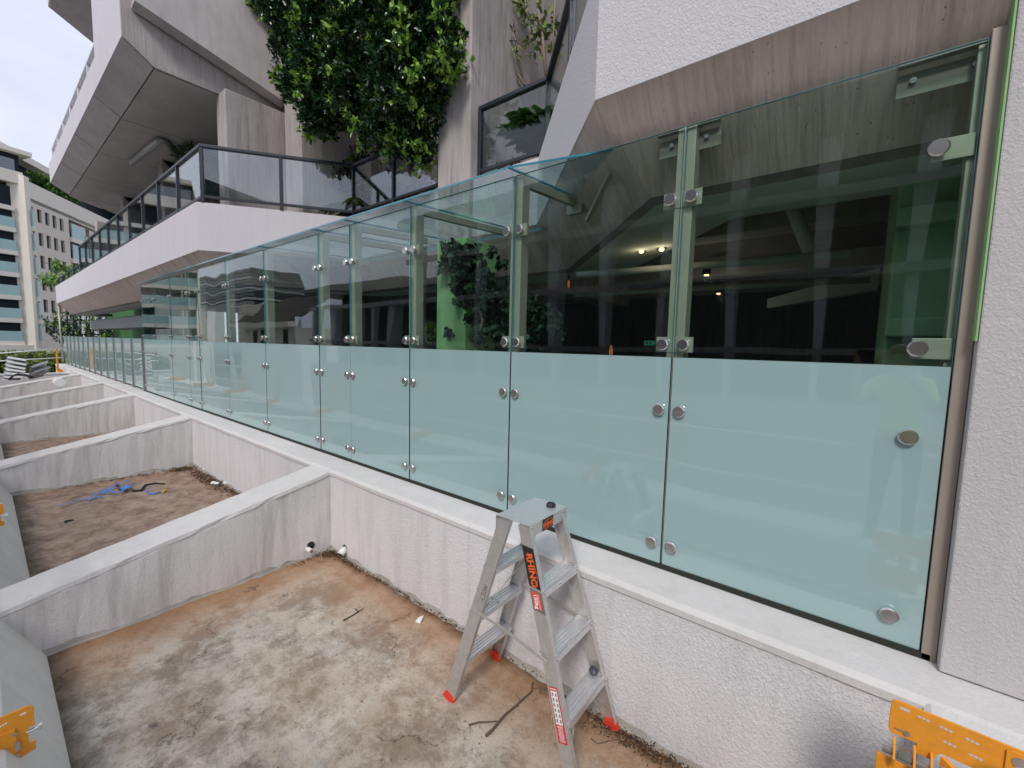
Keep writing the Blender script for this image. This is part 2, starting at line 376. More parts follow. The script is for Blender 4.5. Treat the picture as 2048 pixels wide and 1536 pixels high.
def crown(name, mat, clumps, per, size, parent, young=.12, sprig=5, wide=.42, shell=.55, squash=1.0, young_top=0):
    """clumps: (centre, radius). Leaves come in sprigs of a few round a shoot tip, mostly near the shell of each clump"""
    Cs, Ds, Ns, Ts = [], [], [], []
    off = world_loc(parent)
    for c, r in clumps:
        k = max(6, int(per*r*r)); d = rnd_dirs(k)
        rad = r*(shell+(1.12-shell)*rng.random(k)**.6)[:, None]
        P = np.array(c)+d*rad*np.array([1, 1, squash]); yg = rng.random(k) < (young*(1+young_top*np.clip(d[:, 2], 0, 1)))
        for j in range(sprig):
            dd = d*.55+rnd_dirs(k)*.8+np.array([0, 0, .15]); Cs.append(P+rnd_dirs(k)*size*.35); Ds.append(dd); Ns.append(d*.6+np.array([0,0,.7])+rnd_dirs(k)*.5)
            Ts.append(np.where(yg, .88+.12*rng.random(k), rng.random(k)*.75))
    C = np.concatenate(Cs); s = size*(.65+.6*rng.random(len(C)))
    o = bpy.data.objects.new(name, leaf_mesh(name, mat, C, np.concatenate(Ds), np.concatenate(Ns), s, np.concatenate(Ts), wide, off)); COL.objects.link(o); o.parent = parent
    return o
def plant(name, loc, label, cat, mat, clumps, per, size, stems, group=None, stem_r=.02, **kw):
    t = thing(name, loc, label, cat, group)
    crown('crown', mat, clumps, per, size, t, **kw)
    mb = MB()
    for a, b in stems:
        a, b = Vector(a), Vector(b); m1 = a.lerp(b, .5)+Vector((random.uniform(-.08,.08), random.uniform(-.05,.05), 0))*(b-a).length
        mb.tube([a, m1, b], [stem_r, stem_r*.75, stem_r*.4], 7)
    if stems: mb.sm = True; mb.build('trunk', M['bark'], t)
    return t
def frond_plant(name, loc, label, cat, n, length, mat, droop=.8, narrow=.09, leaf=.16, updir=.9):
    t = thing(name, loc, label, cat); C, D, Nn, T, Sz = [], [], [], [], []; mb = MB(); off = np.array(loc)
    for i in range(n):
        a = random.uniform(0, 2*math.pi); h = Vector((math.cos(a), math.sin(a), 0)); ln = length*random.uniform(.7, 1.1); pts = []
        for k in range(13):
            u = k/12; p = Vector(loc)+h*ln*(u*.9)+Vector((0, 0, ln*(updir*u-droop*u*u))); pts.append(p)
        mb.tube(pts, [.008*(1-.8*k/12) for k in range(13)], 4, False)
        for k in range(2, 13):
            tng = (pts[k]-pts[k-1]).normalized(); side = tng.cross(Vector((0,0,1))).normalized()
            for s in (-1, 1):
                for q in range(2):
                    C.append(pts[k-1].lerp(pts[k], q*.5)); D.append(side*s*.9+tng*.7-Vector((0,0,.25))); Nn.append((0,0,1)); T.append(random.random()*.8); Sz.append(leaf*(1-.5*abs(k/12-.5)))
    o = bpy.data.objects.new('fronds', leaf_mesh('fronds', mat, np.array([tuple(c) for c in C]), np.array([tuple(c) for c in D]), np.array(Nn, float), Sz, np.array(T), narrow, off)); COL.objects.link(o); o.parent = t
    mb.build('stalks', M['leaf_mid'], t); return t

# ================================================================== SETTING
g = MB(); g.box(-420, 300, -300, 400, -9.2, -9); tag(g.build('ground', M['lawn']), kind='structure')
XL = -23.0
f = MB(); f.box(-22.5, 3.2, .1, 2.2, -.18, 0); tag(f.build('planter_floor', M['floor']), kind='structure')
g = MB()
g.prism([(XL,.195,-.05),(XL,-.02,.36),(XL,-.06,.385),(XL,-.62,.385),(XL,-.62,-1.2),(XL,.195,-1.2)], (26.2,0,0))
tag(g.build('outer_ledge', M['ledge'], bevel=.012), kind='structure')
g = MB(); g.box(-60, 8, -12, -.7, -4.3, -4.0); tag(g.build('lower_terrace', M['ledge']), kind='structure')

# ------------------------------------------------------------------ low walls
t = thing('parapet_wall', (-10, 2.25, 0), 'long low white stucco wall carrying the glass panels, textured face and flat painted top', 'wall')
g = MB(); g.box(-27.6, 3.2, 2.1, 2.72, -1.2, .775); g.build('wall_body', M['render'], t, bevel=.02)
g = MB()
secs = []
for i in range(160):
    x = -27.62+i*(30.85/159); j = .0025*random.uniform(-1, 1); e = .003*random.uniform(-1, 1)
    secs.append([(x,2.088+e,.757),(x,2.4,.757),(x,2.72,.757),(x,2.72,.806),(x,2.4,.806+j*.4),(x,2.12+e,.806+j*.3),(x,2.088+e,.788+j)])
g.loft(secs); g.sm = False; g.build('wall_top', M['cap'], t)
g = MB(); g.box(-12.9, .33, 2.386, 2.42, .806, .833); g.build('seal_strip', M['gap'], t)

def divider(x0, label, wob, th=.35, yend=-.3):
    t = thing('divider_wall', (x0+th/2, 1, 0), label, 'wall', 'low divider walls crossing the troughs')
    secs = []; k = 26
    for i in range(k):
        y = yend + (2.1-yend)*i/(k-1); zt = max(.375, .385+(.80-.385)*(y/2.1)); e = lambda: .007*random.uniform(-1, 1)
        secs.append([(x0+e(), y, -.1), (x0+th+.01*math.sin(i*.9), y, -.1), (x0+th+e(), y, zt-.05), (x0+th-.008, y, zt-.045), (x0, y, zt-.045)])
    g = MB(); g.loft(secs); g.build('wall_body', M['divider'], t)
    secs = []
    for i in range(k):
        y = yend + (2.1-yend)*i/(k-1); zt = max(.375, .385+(.80-.385)*(y/2.1)); e = lambda: .006*random.uniform(-1, 1)
        secs.append([(x0-.004+e(), y, zt-.043), (x0+th+.004+e(), y, zt-.043), (x0+th-.002+e(), y, zt-.012), (x0+th-.02, y, zt+e()*.5), (x0+.02, y, zt+e()*.5), (x0+.002, y, zt-.012)])
    g = MB(); g.loft(secs); g.build('wall_top', M['cap'], t); return t
divider(-4.29, 'nearest full divider wall, streaked white stucco, running from lower left to the corner behind the ladder', 0)
divider(-8.68, 'second divider wall, beyond the trough holding the blue tape', 1, .38)
divider(-12.72, 'third divider wall from the camera, thin grey stained face', 2)
divider(-16.4, 'fourth divider wall, with the white pipe end showing above its top', 3)
divider(-20.5, 'farthest divider wall, in front of the stacked metal planks', 4)
divider(.285, 'divider wall at the lower right corner with the orange bracket clamped across it', 5, .4)

cv = concrete('dirty_mortar_cove', (.42,.39,.35), (.12,.10,.07), streak=.3, blotch=1.0, stucco=.4)
def cove(parent, a, b, n_, name='mortar_cove'):
    a, b, n_ = Vector(a), Vector(b), Vector(n_); k = max(12, int((b-a).length*14)); secs = []
    for i in range(k+1):
        p = a.lerp(b, i/k); w1 = .026+.012*random.uniform(-1, 1); h1 = .03+.016*random.uniform(-1, 1)
        secs.append([p-n_*.01+Vector((0,0,-.01)), p+n_*w1+Vector((0,0,-.01)), p+n_*w1+Vector((0,0,.002)), p+n_*w1*.4+Vector((0,0,h1*.3)), p+Vector((0,0,h1)), p-n_*.01+Vector((0,0,h1))])
    g = MB(); g.loft(secs); g.build(name, cv, parent)
dv = [o_ for o_ in bpy.data.objects if o_.get('category') == 'wall' and o_.name.startswith('divider_wall')]
pw = bpy.data.objects['parapet_wall']
for o_, xe in zip(dv[:3], (-3.94,-8.30,-12.37)): cove(o_, (xe,.15,0), (xe,2.1,0), (1,0,0))
for x0, x1 in ((-3.93,.28),(-8.29,-4.3),(-12.36,-8.7)): cove(pw, (x0,2.1,0), (x1,2.1,0), (0,-1,0))

# ------------------------------------------------------------------ right-hand wall
t = thing('render_wall', (1.6, 2.6, .8), 'tall grey-white rendered wall at the right edge with a green painted return', 'wall')
g = MB()
g.prism([(.35,2.325,.812),(3.4,2.325,.812),(3.4,2.325,3.36),(.35,2.325,3.355)], (0,.555,0)); g.build('wall_body', M['right_wall'], t, bevel=.006)
g = MB(); g.box(.342, .348, 2.328, 2.86, 2.12, 3.355); g.build('green_return', M['green'], t)

# ================================================================== CONCRETE BUILDING
B = thing('terrace_building', (-9, 6, 0), 'stepped raw concrete apartment building with white balcony bands and planted terraces', 'building')
def band(path, z0, z1, th, mat, name='balcony_parapet'):
    """parapet following a plan polyline; one mesh per straight run, mitred"""
    pts = [Vector((x, y, 0)) for x, y in path]; n = len(pts); offs = []
    for i in range(n):
        d1 = (pts[i]-pts[i-1]).normalized() if i else (pts[1]-pts[0]).normalized()
        d2 = (pts[i+1]-pts[i]).normalized() if i < n-1 else d1
        n1 = Vector((-d1.y, d1.x, 0)); n2 = Vector((-d2.y, d2.x, 0)); m = (n1+n2).normalized(); offs.append(m*(th/max(.3, m.dot(n1))))
    for i in range(n-1):
        a, b = pts[i], pts[i+1]; c, d = b+offs[i+1], a+offs[i]
        gg = MB(); gg.prism([v+Vector((0,0,z0)) for v in (a, b, c, d)], (0,0,z1-z0)); gg.build(name, mat if not callable(mat) else mat(i), B)
    return pts, offs
# level 2 band (runs left to right so that the inner side is +y)
P2 = [(-28.3,3.3),(-27.45,2.25),(-8.2,2.25),(-6.93,4.07),(-2.95,4.07),(-1.25,2.25),(3.6,2.25)]
band(P2, 3.452, 4.19, .16, lambda i: M['band'] if i < 4 else M['band_rough'])
# the folded soffit below the band: slopes down and inwards, then a pale flat strip
def soffit(path, z0, z1, run, mat, extra=None, split=None):
    pts = [Vector((x, y, 0)) for x, y in path]; n = len(pts); offs = []
    for i in range(n):
        d1 = (pts[i]-pts[i-1]).normalized() if i else (pts[1]-pts[0]).normalized()
        d2 = (pts[i+1]-pts[i]).normalized() if i < n-1 else d1
        n1 = Vector((-d1.y, d1.x, 0)); n2 = Vector((-d2.y, d2.x, 0)); m = (n1+n2).normalized(); offs.append(m/max(.3, m.dot(n1)))
    up_ = Vector((0,0,1))
    for i in range(n-1):
        k = 1
        ln = (pts[i+1]-pts[i]).length
        if split and ln > split*1.2: k = int(ln/split)
        for j in range(k):                          # precast units with an open joint between
            g0 = 0 if j == 0 else .02; g1 = 0 if j == k-1 else .02
            ua, ub = j/k+g0/ln, (j+1)/k-g1/ln
            a, b = pts[i].lerp(pts[i+1], ua), pts[i].lerp(pts[i+1], ub); oa, ob = offs[i].lerp(offs[i+1], ua), offs[i].lerp(offs[i+1], ub)
            q = [a+up_*z0+oa*.01, b+up_*z0+ob*.01, b+ob*run+up_*z1, a+oa*run+up_*z1]
            gg = MB(); gg.add([*q, *[v+up_*.14 for v in q]], [(0,3,2,1),(4,5,6,7),(0,1,5,4),(1,2,6,5),(2,3,7,6),(3,0,4,7)]); gg.build('soffit_panel', mat, B)
        if extra:
            a, b = pts[i], pts[i+1]; oa, ob = offs[i], offs[i+1]
            q = [a+up_*z1+oa*(run+.002), b+up_*z1+ob*(run+.002), b+ob*(run+.05)+up_*(z1-.035), a+oa*(run+.05)+up_*(z1-.035)]
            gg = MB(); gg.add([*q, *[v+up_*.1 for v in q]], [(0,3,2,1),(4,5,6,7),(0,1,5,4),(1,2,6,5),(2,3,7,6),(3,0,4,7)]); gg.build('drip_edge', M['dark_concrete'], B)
            q = [a+oa*(run+.052)+up_*(z1-.03), b+ob*(run+.052)+up_*(z1-.03), b+ob*extra+up_*z1, a+oa*extra+up_*z1]
            gg = MB(); gg.prism(q, (0,0,.12)); gg.build('soffit_strip', M['palegreen'], B)
soffit(P2, 3.452, 3.0, .42, M['soffit'], 1.15, split=2.6)
# slabs (terrace floor and the ceiling of the room below)
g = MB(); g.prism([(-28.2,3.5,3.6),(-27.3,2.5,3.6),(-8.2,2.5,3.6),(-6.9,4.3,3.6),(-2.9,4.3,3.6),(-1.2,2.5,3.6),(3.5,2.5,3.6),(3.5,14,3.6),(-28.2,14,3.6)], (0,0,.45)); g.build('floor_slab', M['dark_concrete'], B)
# deep fins: thin-edged walls standing square to the front
for x0, x1, y0, z1 in ((-8.87,-8.45,2.78,6.2),(-8.44,-7.81,3.72,13),(-4.57,-3.97,4.0,13),(-13.3,-12.9,2.9,6.2),(-17.6,-17.2,2.9,6.2),(-22,-21.6,2.9,6.2)):
    g = MB(); g.box(x0, x1, y0, 9.0, 3.0 if x0 == -4.57 else 4.06, z1); g.build('fin_wall', M['fin'], B, bevel=.015)
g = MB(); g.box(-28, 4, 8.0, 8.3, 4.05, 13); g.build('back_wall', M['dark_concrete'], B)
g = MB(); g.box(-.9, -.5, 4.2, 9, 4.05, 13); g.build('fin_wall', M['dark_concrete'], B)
# level 3
P3 = [(-19.5,2.5),(-18.6,1.56),(-8.77,1.56)]
band(P3, 6.46, 6.98, .3, M['band'])
g = MB(); g.box(-10.95, -8.775, 1.57, 2.1, 6.98, 13); g.build('corner_pier', M['band'], B)
soffit([(-19.5,2.5),(-18.6,1.56),(-8.78,1.56)], 6.46, 6.2, .36, M['ceiling'], split=2.4)
g = MB()
for i in range(4): g.box(-18.6+i*2.45+.012, -18.6+(i+1)*2.45-.012, 1.94, 8.9, 6.2, 6.4)
g.build('soffit_slab', M['ceiling'], B)
g = MB(); g.prism([(-19.48,2.7,6.2),(-18.63,1.94,6.2),(-18.63,8.9,6.2),(-19.48,8.9,6.2)], (0,0,.2)); g.build('soffit_slab', M['ceiling'], B)
wt = [atX(285,40,-8.77), atX(335,57,-8.77), atX(432,120,-8.77), atX(520,165,-8.77), atX(560,215,-8.77)]
g = MB(); prof = [(-8.77,1.565,6.47),(-8.77,1.93,6.205),(-8.77,2.85,6.2),(-8.77,3.5,6.2),(-8.77,6.5,6.2),(-8.77,6.5,6.9)]+[(-8.77,p.y,p.z+.15) for p in reversed(wt)]+[(-8.77,1.565,7.5)]
g.prism(prof, (.03,0,0)); g.build('side_wall', M['fin'], B)
# beams across the level 3 soffit between the fins
for x in (-12.9, -17.2, -21.6):
    if x > -19: g = MB(); g.prism([(x,2.9,6.2),(x,3.5,5.6),(x,8.9,5.6),(x,8.9,6.2)], (-.42,0,0)); g.build('haunch_beam', M['ceiling'], B)
# big sloping soffit above the recess
q0, q1, q2, q3 = atX(262,18,-8.70), atX(563,217,-8.66), atY(575,-260,4.4), atY(230,-260,2.9)
nrm_ = (q1-q0).cross(q2-q0).normalized()
if nrm_.z < 0: nrm_ = -nrm_
g = MB(); g.add([q0,q1,q2,q3]+[v+nrm_*.2 for v in (q0,q1,q2,q3)], [(0,3,2,1),(4,5,6,7),(0,1,5,4),(1,2,6,5),(2,3,7,6),(3,0,4,7)]); g.build('sloping_soffit', M['ceiling'], B)
for a, b in (((330,-40),(306,40)),((367,-40),(334,56))):      # raised ribs of that soffit
    pa, pb = [CAM+ray(*q)*((q0-CAM).dot(nrm_)/ray(*q).dot(nrm_)) for q in (a, b)]
    g = MB(); g.tube([pa-nrm_*.01, pb-nrm_*.01], .018, 4); g.build('soffit_joint', M['dark_concrete'], B)
g = MB(); P_ = [atZ(262,326,6.13), atZ(318,279,6.13), atZ(330,283,6.13), atZ(352,312,6.13)]; g.tube(P_, .06, 10); g.sm = True; g.build('drain_pipe', M['duct'], B)
# level 4 corner of the storey above
g = MB(); g.prism([(-14.8,1.4,9.45),(-9,1.4,9.45),(-9,8,9.45),(-15.7,8,9.45),(-15.7,2.3,9.45)], (0,0,.7)); g.build('upper_slab', M['ceiling'], B)
g = MB(); g.prism([(-15.0,1.15,9.95),(-9,1.15,9.95),(-9,1.38,9.95),(-14.85,1.38,9.95),(-15.9,2.35,9.95),(-16.05,2.2,9.95)], (0,0,1.0)); g.build('balcony_parapet', M['band'], B)
# room behind the glass
g = MB(); g.box(-28, 4, 12.5, 12.8, -.5, 3.6); g.build('interior_wall', M['dark_concrete'], B)
dk = plain('dark_interior', (.10,.115,.105), .8, var=.4, vs=1.2)
g = MB(); g.box(-13, 3.5, 2.73, 12.5, .35, .45); g.build('interior_floor', dk, B)
g = MB(); g.box(-13, -12.9, 4.4, 12.5, .45, 3.6); g.build('interior_wall', M['dkgreen'], B)
g = MB(); g.box(-13.0, -12.5, 4.4, 5.2, .45, 3.5); g.build('interior_wall', M['dkgreen'], B)
g = MB(); g.box(.6, .7, 2.9, 12.5, .45, 3.6); g.build('interior_wall', dk, B)
g = MB(); g.box(-3.77, -3.31, 3.3, 3.8, .45, 3.2); gc = g.build('green_column', M['green'], B, bevel=.01)
g = MB(); g.box(.12, .5, 3.22, 4.6, .45, 3.55); g.build('green_pier', M['sage'], B, bevel=.01)
for z in (2.74, 2.16): g = MB(); g.box(.115, .48, 3.08, 3.22, z, z+.1); g.build('ledge', M['sage'], B, bevel=.01)
g = MB(); g.box(-7.5, -4.9, 6.2, 6.4, .45, 2.6); g.build('dark_counter', dk, B)
for a, b, r, y in (((1155,550),(1700,508),.035,4.2),((1578,398),(1630,530),.05,4.3),((1150,590),(1740,560),.03,5.5),((830,560),(1010,540),.03,4.6)):
    g = MB(); g.tube([atY(*a,y), atY(*b,y+.01)], r, 10); g.sm = True; g.build('service_pipe', M['palegreen'], B)
for z, y in ((3.34,5.2),(3.34,8.0),(3.34,10.5)):
    g = MB(); g.box(-12.5, .55, y, y+.35, z, z+.25); g.build('ceiling_beam', M['ceiling'], B)
g = MB(); a, b = atY(1535,598,6.5), atY(1760,535,6.5); g.prism([a, b, b-Vector((0,0,.25)), a-Vector((0,0,.12))], (0,.15,0)); g.build('lintel', M['palegreen'], B)

# ------------------------------------------------------------------ lamps inside
def glow(c, par, watts, col=(1,.75,.5)):
    l = bpy.data.lights.new('lamp_light', 'POINT'); l.energy = watts; l.color = col; l.shadow_soft_size = .06
    o = bpy.data.objects.new('lamp_light', l); COL.objects.link(o); o.parent = par; o.location = Vector(c)-world_loc(par)
def spot(px, py, y, label):
    c = atY(px, py, y); t = thing('spotlight', c, label, 'spotlight', 'spotlights under the ceiling')
    d = Vector((.25,-.55,-.8)).normalized()
    g = MB(); g.tube([c-d*.06, c+d*.045], [.034,.042], 14); g.sm = False; g.build('lamp_housing', M['black'], t)
    g = MB(); g.tube([c+d*.046, c+d*.05], .024, 14); g.build('bulb', M['warm'], t)
    g = MB(); g.tube([c-d*.05, c+Vector((0,0,.1)), c+Vector((0,0,.35))], .006, 6); g.build('bracket', M['black'], t); glow(c+d*.12, t, .4)
spot(1283, 496, 4.0, 'left of the pair of black spotlights behind the clear pane, glowing warm')
spot(1323, 492, 4.0, 'right of the pair of black spotlights, its lens facing out and brightest')
for px, py, y, lb in ((1413,550,6.0,'small warm ceiling light hanging just left of the pale reflected fin'),(1437,587,7.5,'smaller warm ceiling light below the other one, deep in the room')):
    c = atY(px, py, y); t = thing('ceiling_light', c, lb, 'lamp')
    g = MB(); g.tube([c+Vector((0,0,.005)), c+Vector((0,0,.08))], .05, 12); g.build('lamp_housing', M['black'], t)
    g = MB(); g.tube([c-Vector((0,0,.01)), c+Vector((0,0,.003))], .028, 12); g.build('bulb', M['warm'], t); glow(c-Vector((0,0,.12)), t, 1.8, (1,.86,.7))
c = atY(1137,575,4.6); t = thing('pendant_lamp', c, 'small bare pendant bulb glowing orange beside the steel post', 'lamp')
g = MB(); g.tube([c, c+Vector((0,0,.05)), c+Vector((0,0,.09))], [.009,.016,.008], 10); g.sm = True; g.build('bulb', M['ember'], t)
g = MB(); g.tube([c+Vector((0,0,.09)), c+Vector((0,0,.15))], .014, 8); g.tube([c+Vector((0,0,.15)), c+Vector((0,0,.75))], .003, 5); g.build('cord', M['black'], t)
c = atY(1222,702,7.0); t = thing('table_lamp', c, 'orange glowing lamp low in the dark room', 'lamp')
g = MB(); g.tube([c-Vector((0,0,.08)), c, c+Vector((0,0,.1))], [.03,.035,.015], 12); g.sm = True; g.build('lamp_shade', M['ember'], t)
g = MB(); g.tube([c-Vector((0,0,.3)), c-Vector((0,0,.08))], .02, 8); g.build('lamp_base', M['black'], t)
c = atY(1298,686,9.0); t = thing('exit_sign', c, 'tiny lit green exit sign with a running figure on the far wall', 'sign')
g = MB(); g.box(c.x-.11, c.x+.11, c.y, c.y+.05, c.z-.05, c.z+.05); g.build('sign_box', M['exit'], t)
g = MB(); g.box(c.x-.07, c.x-.02, c.y-.004, c.y-.001, c.z-.03, c.z+.03); g.box(c.x+.01, c.x+.04, c.y-.004, c.y-.001, c.z-.03, c.z+.03); g.build('pictogram', M['whiteprint'], t)

# ================================================================== GLASS WALL
GW = thing('glass_wall', (-6, 2.4, .84), 'tall glass screen on the low wall, frosted below and clear above, held by round steel buttons', 'glass wall')
JX = [.302, -.788, -1.932, -3.083, -4.055, -4.694, -6.13, -7.52, -8.84, -9.42, -10.54, -11.75, -12.85]
bm_ = MB(); seg = 20
for (y0, r0), (y1, r1) in (((.012,.016),(-.012,.016)), ((-.012,.031),(-.020,.033)), ((-.020,.033),(-.026,.0275))):
    bm_.tube([(0,y0,0),(0,y1,0)], [r0, r1], seg)
btn = bm_.mesh('fixing_button', M['steel']); btn.polygons.foreach_set('use_smooth', [False]*len(btn.polygons))
for i in range(12):
    xr, xl = JX[i], JX[i+1]; g0 = .005; off = .11 if i == 0 else .055
    for nm, z0, z1, mat, zs, lab in (('frosted_pane', .834, 2.020, M['frost'], (.952,1.726), None), ('clear_pane', 2.024, 3.235, M['clear'], (2.090,2.868), None)):
        tilt = Vector((0, random.uniform(-.003,.003), 0))
        g = MB(); g.box(xl+g0, xr-g0, 2.394+tilt.y, 2.406+tilt.y, z0, z1); p = g.build(nm, mat, GW)
        e = MB()
        for xx in (xl+g0, xr-g0): e.box(xx-.0007, xx+.0007, 2.3935+tilt.y, 2.4065+tilt.y, z0, z1)
        e.box(xl+g0, xr-g0, 2.3935+tilt.y, 2.4065+tilt.y, z1, z1+.0016); e.build('pane_edge', M['edge'] if nm == 'clear_pane' else M['gap'], p)
        for z in zs:
            for xx in (xl+.055, xr-off): place('fixing_button', btn, (xx, 2.394+tilt.y, z), p)
# steel posts and clamp plates
for i, x in enumerate(JX[:10]):
    if i == 0: x0, x1 = .262, .334; mat = M['brown']
    else: x0, x1 = x-.032, x+.03; mat = M['champ']
    for s in ((0,) if i == 0 else (0, 1)):
        g = MB()
        if i == 0: g.box(.302, .348, 2.386, 2.50, .806, 3.26)
        else: g.box(x-.042 if s == 0 else x+.006, x+.004 if s == 0 else x+.052, 2.415, 2.50, .806, 3.24)
        g.build('steel_post', mat, GW, bevel=.003)
        if i == 0: g = MB(); g.box(.275, .300, 2.425, 2.50, .806, 3.24); g.build('steel_post', M['champ'], GW, bevel=.003)
    for z in (2.09, 2.868):
        g = MB(); w_ = .10
        g.box((x-w_) if i else .175, (x+w_) if i else .296, 2.410, 2.418, z-.042, z+.042)
        g.build('clamp_plate', M['champ'], GW, bevel=.002)
    if i < 2:                                     # head brackets under the soffit
        g = MB(); g.box(x-.16 if i else .05, x+.16 if i else .33, 2.42, 2.47, 3.236, 3.25); g.box(x-.16 if i else .05, x+.16 if i else .33, 2.47, 2.476, 3.13, 3.236)
        g.build('head_bracket', M['bracket'], GW)
        for dx in (-.09, .09): g = MB(); c = Vector(((x if i else .19)+dx, 2.468, 3.185)); g.tube([c, c+Vector((0,-.012,0))], .012, 8); g.build('bolt', M['steel'], GW)
# canopy
CN = thing('glass_canopy', (-6, 2.8, 3.26), 'sloping glass canopy panes on steel arms along the top of the glass screen', 'canopy')
JC = JX[2:]
def canopy_pane(quad):
    g = MB(); g.prism(quad, (0,0,.012)); p = g.build('canopy_pane', M['canopy'], CN)
    e = MB(); n = len(quad)
    for k in range(n):
        a, b = Vector(quad[k])+Vector((0,0,.006)), Vector(quad[(k+1)%n])+Vector((0,0,.006)); d = (b-a).normalized(); s = Vector((d.y,-d.x,0))
        e.obox((a+b)/2+s*.0015, (b-a)/2, s*.002, Vector((0,0,.0065)))
    e.build('pane_edge', M['cedge'], p)
for i in range(len(JC)-1):
    xr, xl = JC[i]-.004, JC[i+1]+.004
    canopy_pane([(xl,2.32,3.262),(xr,2.32,3.262),(xr,4.0 if xr > -7 else 2.5+.0,3.262+.10 if xr > -7 else 3.272),(xl,4.0 if xr > -7 else 2.5,3.262+.10 if xr > -7 else 3.272)])
c0 = atZ(1245,303,3.27)
canopy_pane([(-1.925,2.32,3.262),(c0.x,2.52,3.272),(-1.86,3.25,3.315),(-1.925,3.3,3.318)])
for i, x in enumerate(JC[:5]):
    ye = 3.18 if i == 0 else 3.95
    g = MB(); g.obox(((x+.012), (2.45+ye)/2, 3.215+(ye-2.45)*.03), (.02,0,0), (0,(ye-2.45)/2,(ye-2.45)*.03), (0,-.002,.03)); g.build('canopy_arm', M['champ'], CN, bevel=.002)
    g = MB(); g.box(x-.006, x+.03, 2.424, 2.47, 3.17, 3.255); g.build('arm_cap', M['champ'], CN)
    if i == 0: g = MB(); g.box(x-.05, x+.09, 3.16, 3.2, 3.17, 3.31); g.build('wall_plate', M['champ'], CN)
a, b = atY(1175,440,2.95), atY(1222,345,2.62); g = MB(); g.tube([a, b], .022, 4); g.build('edge_angle', M['champ'], CN)
# far balustrade
BL = thing('glass_balustrade', (-20, 2.4, .8), 'low glass balustrade with grey posts beyond the tall glass screen', 'balustrade')
x = -12.93; k = 0
post = MB(); post.box(-.02,.02,-.02,.03,0,1.22); post = post.mesh('post', plain('grey_post', (.30,.29,.285), .5, .2))
while x > -27:
    place('post', post, (x, 2.385, .806), BL)
    g = MB(); g.box(x-1.09, x-.035, 2.394, 2.402, .86, 2.03); g.build('pane', M['frost'], BL)
    x -= 1.125; k += 1

# ================================================================== BALCONY RAILINGS
def railing(name, path, z0, z1, label, step, group=None, mat=None, glassm=None, top=.05):
    mat = mat or M['frame']; P = [Vector((x, y, 0)) for x, y in path]
    t = thing(name, (P[0]+P[-1])/2+Vector((0,0,z0)), label, 'railing', group)
    for i in range(len(P)-1):
        a, b = P[i], P[i+1]; ln = (b-a).length; d = (b-a)/ln; nn = Vector((-d.y, d.x, 0)); k = max(1, round(ln/step))
        g = MB(); g.obox((a+b)/2+Vector((0,0,z1)), d*(ln/2+.02), nn*.035, Vector((0,0,.025))); g.build('handrail', mat, t, bevel=.008)
        g = MB(); g.obox((a+b)/2+Vector((0,0,z0+.09)), d*ln/2, nn*.02, Vector((0,0,.018))); g.build('bottom_rail', mat, t)
        for j in range(k+1 if i == len(P)-2 else k):
            c = a+d*ln*j/k; g = MB(); g.obox(c+Vector((0,0,(z0+z1)/2)), d*.024, nn*.028, Vector((0,0,(z1-z0)/2))); g.build('post', mat, t, bevel=.004)
        if glassm:
            for j in range(k):
                c = a+d*ln*(j+.5)/k; g = MB(); g.obox(c+Vector((0,0,(z0+z1)/2+.045)), d*(ln/k/2-.03), nn*.004, Vector((0,0,(z1-z0)/2-.07))); g.build('pane', glassm, t)
    return t
railing('balcony_railing', [(-20.8,2.33),(-8.16,2.33),(-6.88,4.15),(-4.62,4.15)], 4.192, 5.04, 'dark framed glass railing on the left balcony, turning the corner towards the tree', 1.3, 'glass balcony railings', glassm=M['smoke'])
railing('balcony_railing', [(-3.93,4.15),(-2.9,4.15),(-1.2,2.36),(1.2,2.36)], 4.192, 5.04, 'dark framed glass railing between the near fin and the large white parapet', 1.6, 'glass balcony railings', glassm=M['railclear'])
railing('low_railing', [(-27.3,2.35),(-20.9,2.35)], 4.192, 4.5, 'low dark rail at the far left end of the white band', 1.6)
lt = plain('light_grey_rail', (.78,.79,.80), .45, .1)
railing('upper_railing', [(-18.55,1.66),(-11.0,1.66)], 6.98, 7.42, 'pale thin rail frames on the upper balcony against the sky', 1.25, mat=lt)

# ================================================================== PLANTS ON THE TERRACES
def px_clumps(lst):
    out_ = []
    for px, py, r, y in lst:
        c = atY(px, py, y); out_.append((tuple(c), r*(c-CAM).length/FPX*1.0))
    return out_
cl = px_clumps([(610,-40,75,3.5),(700,-60,80,3.6),(800,-60,80,3.8),(880,-50,60,3.9),(595,40,48,3.4),(660,50,60,3.5),(745,40,65,3.5),(830,30,60,3.7),(875,90,42,3.8),
    (600,110,38,3.4),(650,130,55,3.4),(720,120,60,3.5),(800,120,62,3.6),(860,160,46,3.8),(605,175,36,3.3),(650,200,45,3.4),(720,190,50,3.6),(790,200,55,3.5),(845,225,38,3.8),
    (640,245,30,3.4),(690,225,30,3.8),(760,262,34,3.6),(810,275,34,3.7),(840,300,24,3.9),(895,110,20,3.7),(555,15,26,3.4),(520,0,14,3.4)])
tr = thing('terrace_tree', (-5.4,3.9,4.2), 'large dense glossy dark green tree spilling over the balcony railing between the fins', 'tree')
cl = [(c, r*.88) for c, r in cl]
crown('crown', M['leaf_dark'], cl, 2300, .074, tr, young=.06, sprig=6, young_top=.6, shell=.45, wide=.5)
crown('shoots', M['leaf_dark'], [(tuple(Vector(c)+Vector(rnd_dirs(1)[0])*r*1.08), .13) for c, r in cl for _ in range(5)], 800, .078, tr, young=.6, sprig=6, shell=.1, wide=.5)
g = MB()
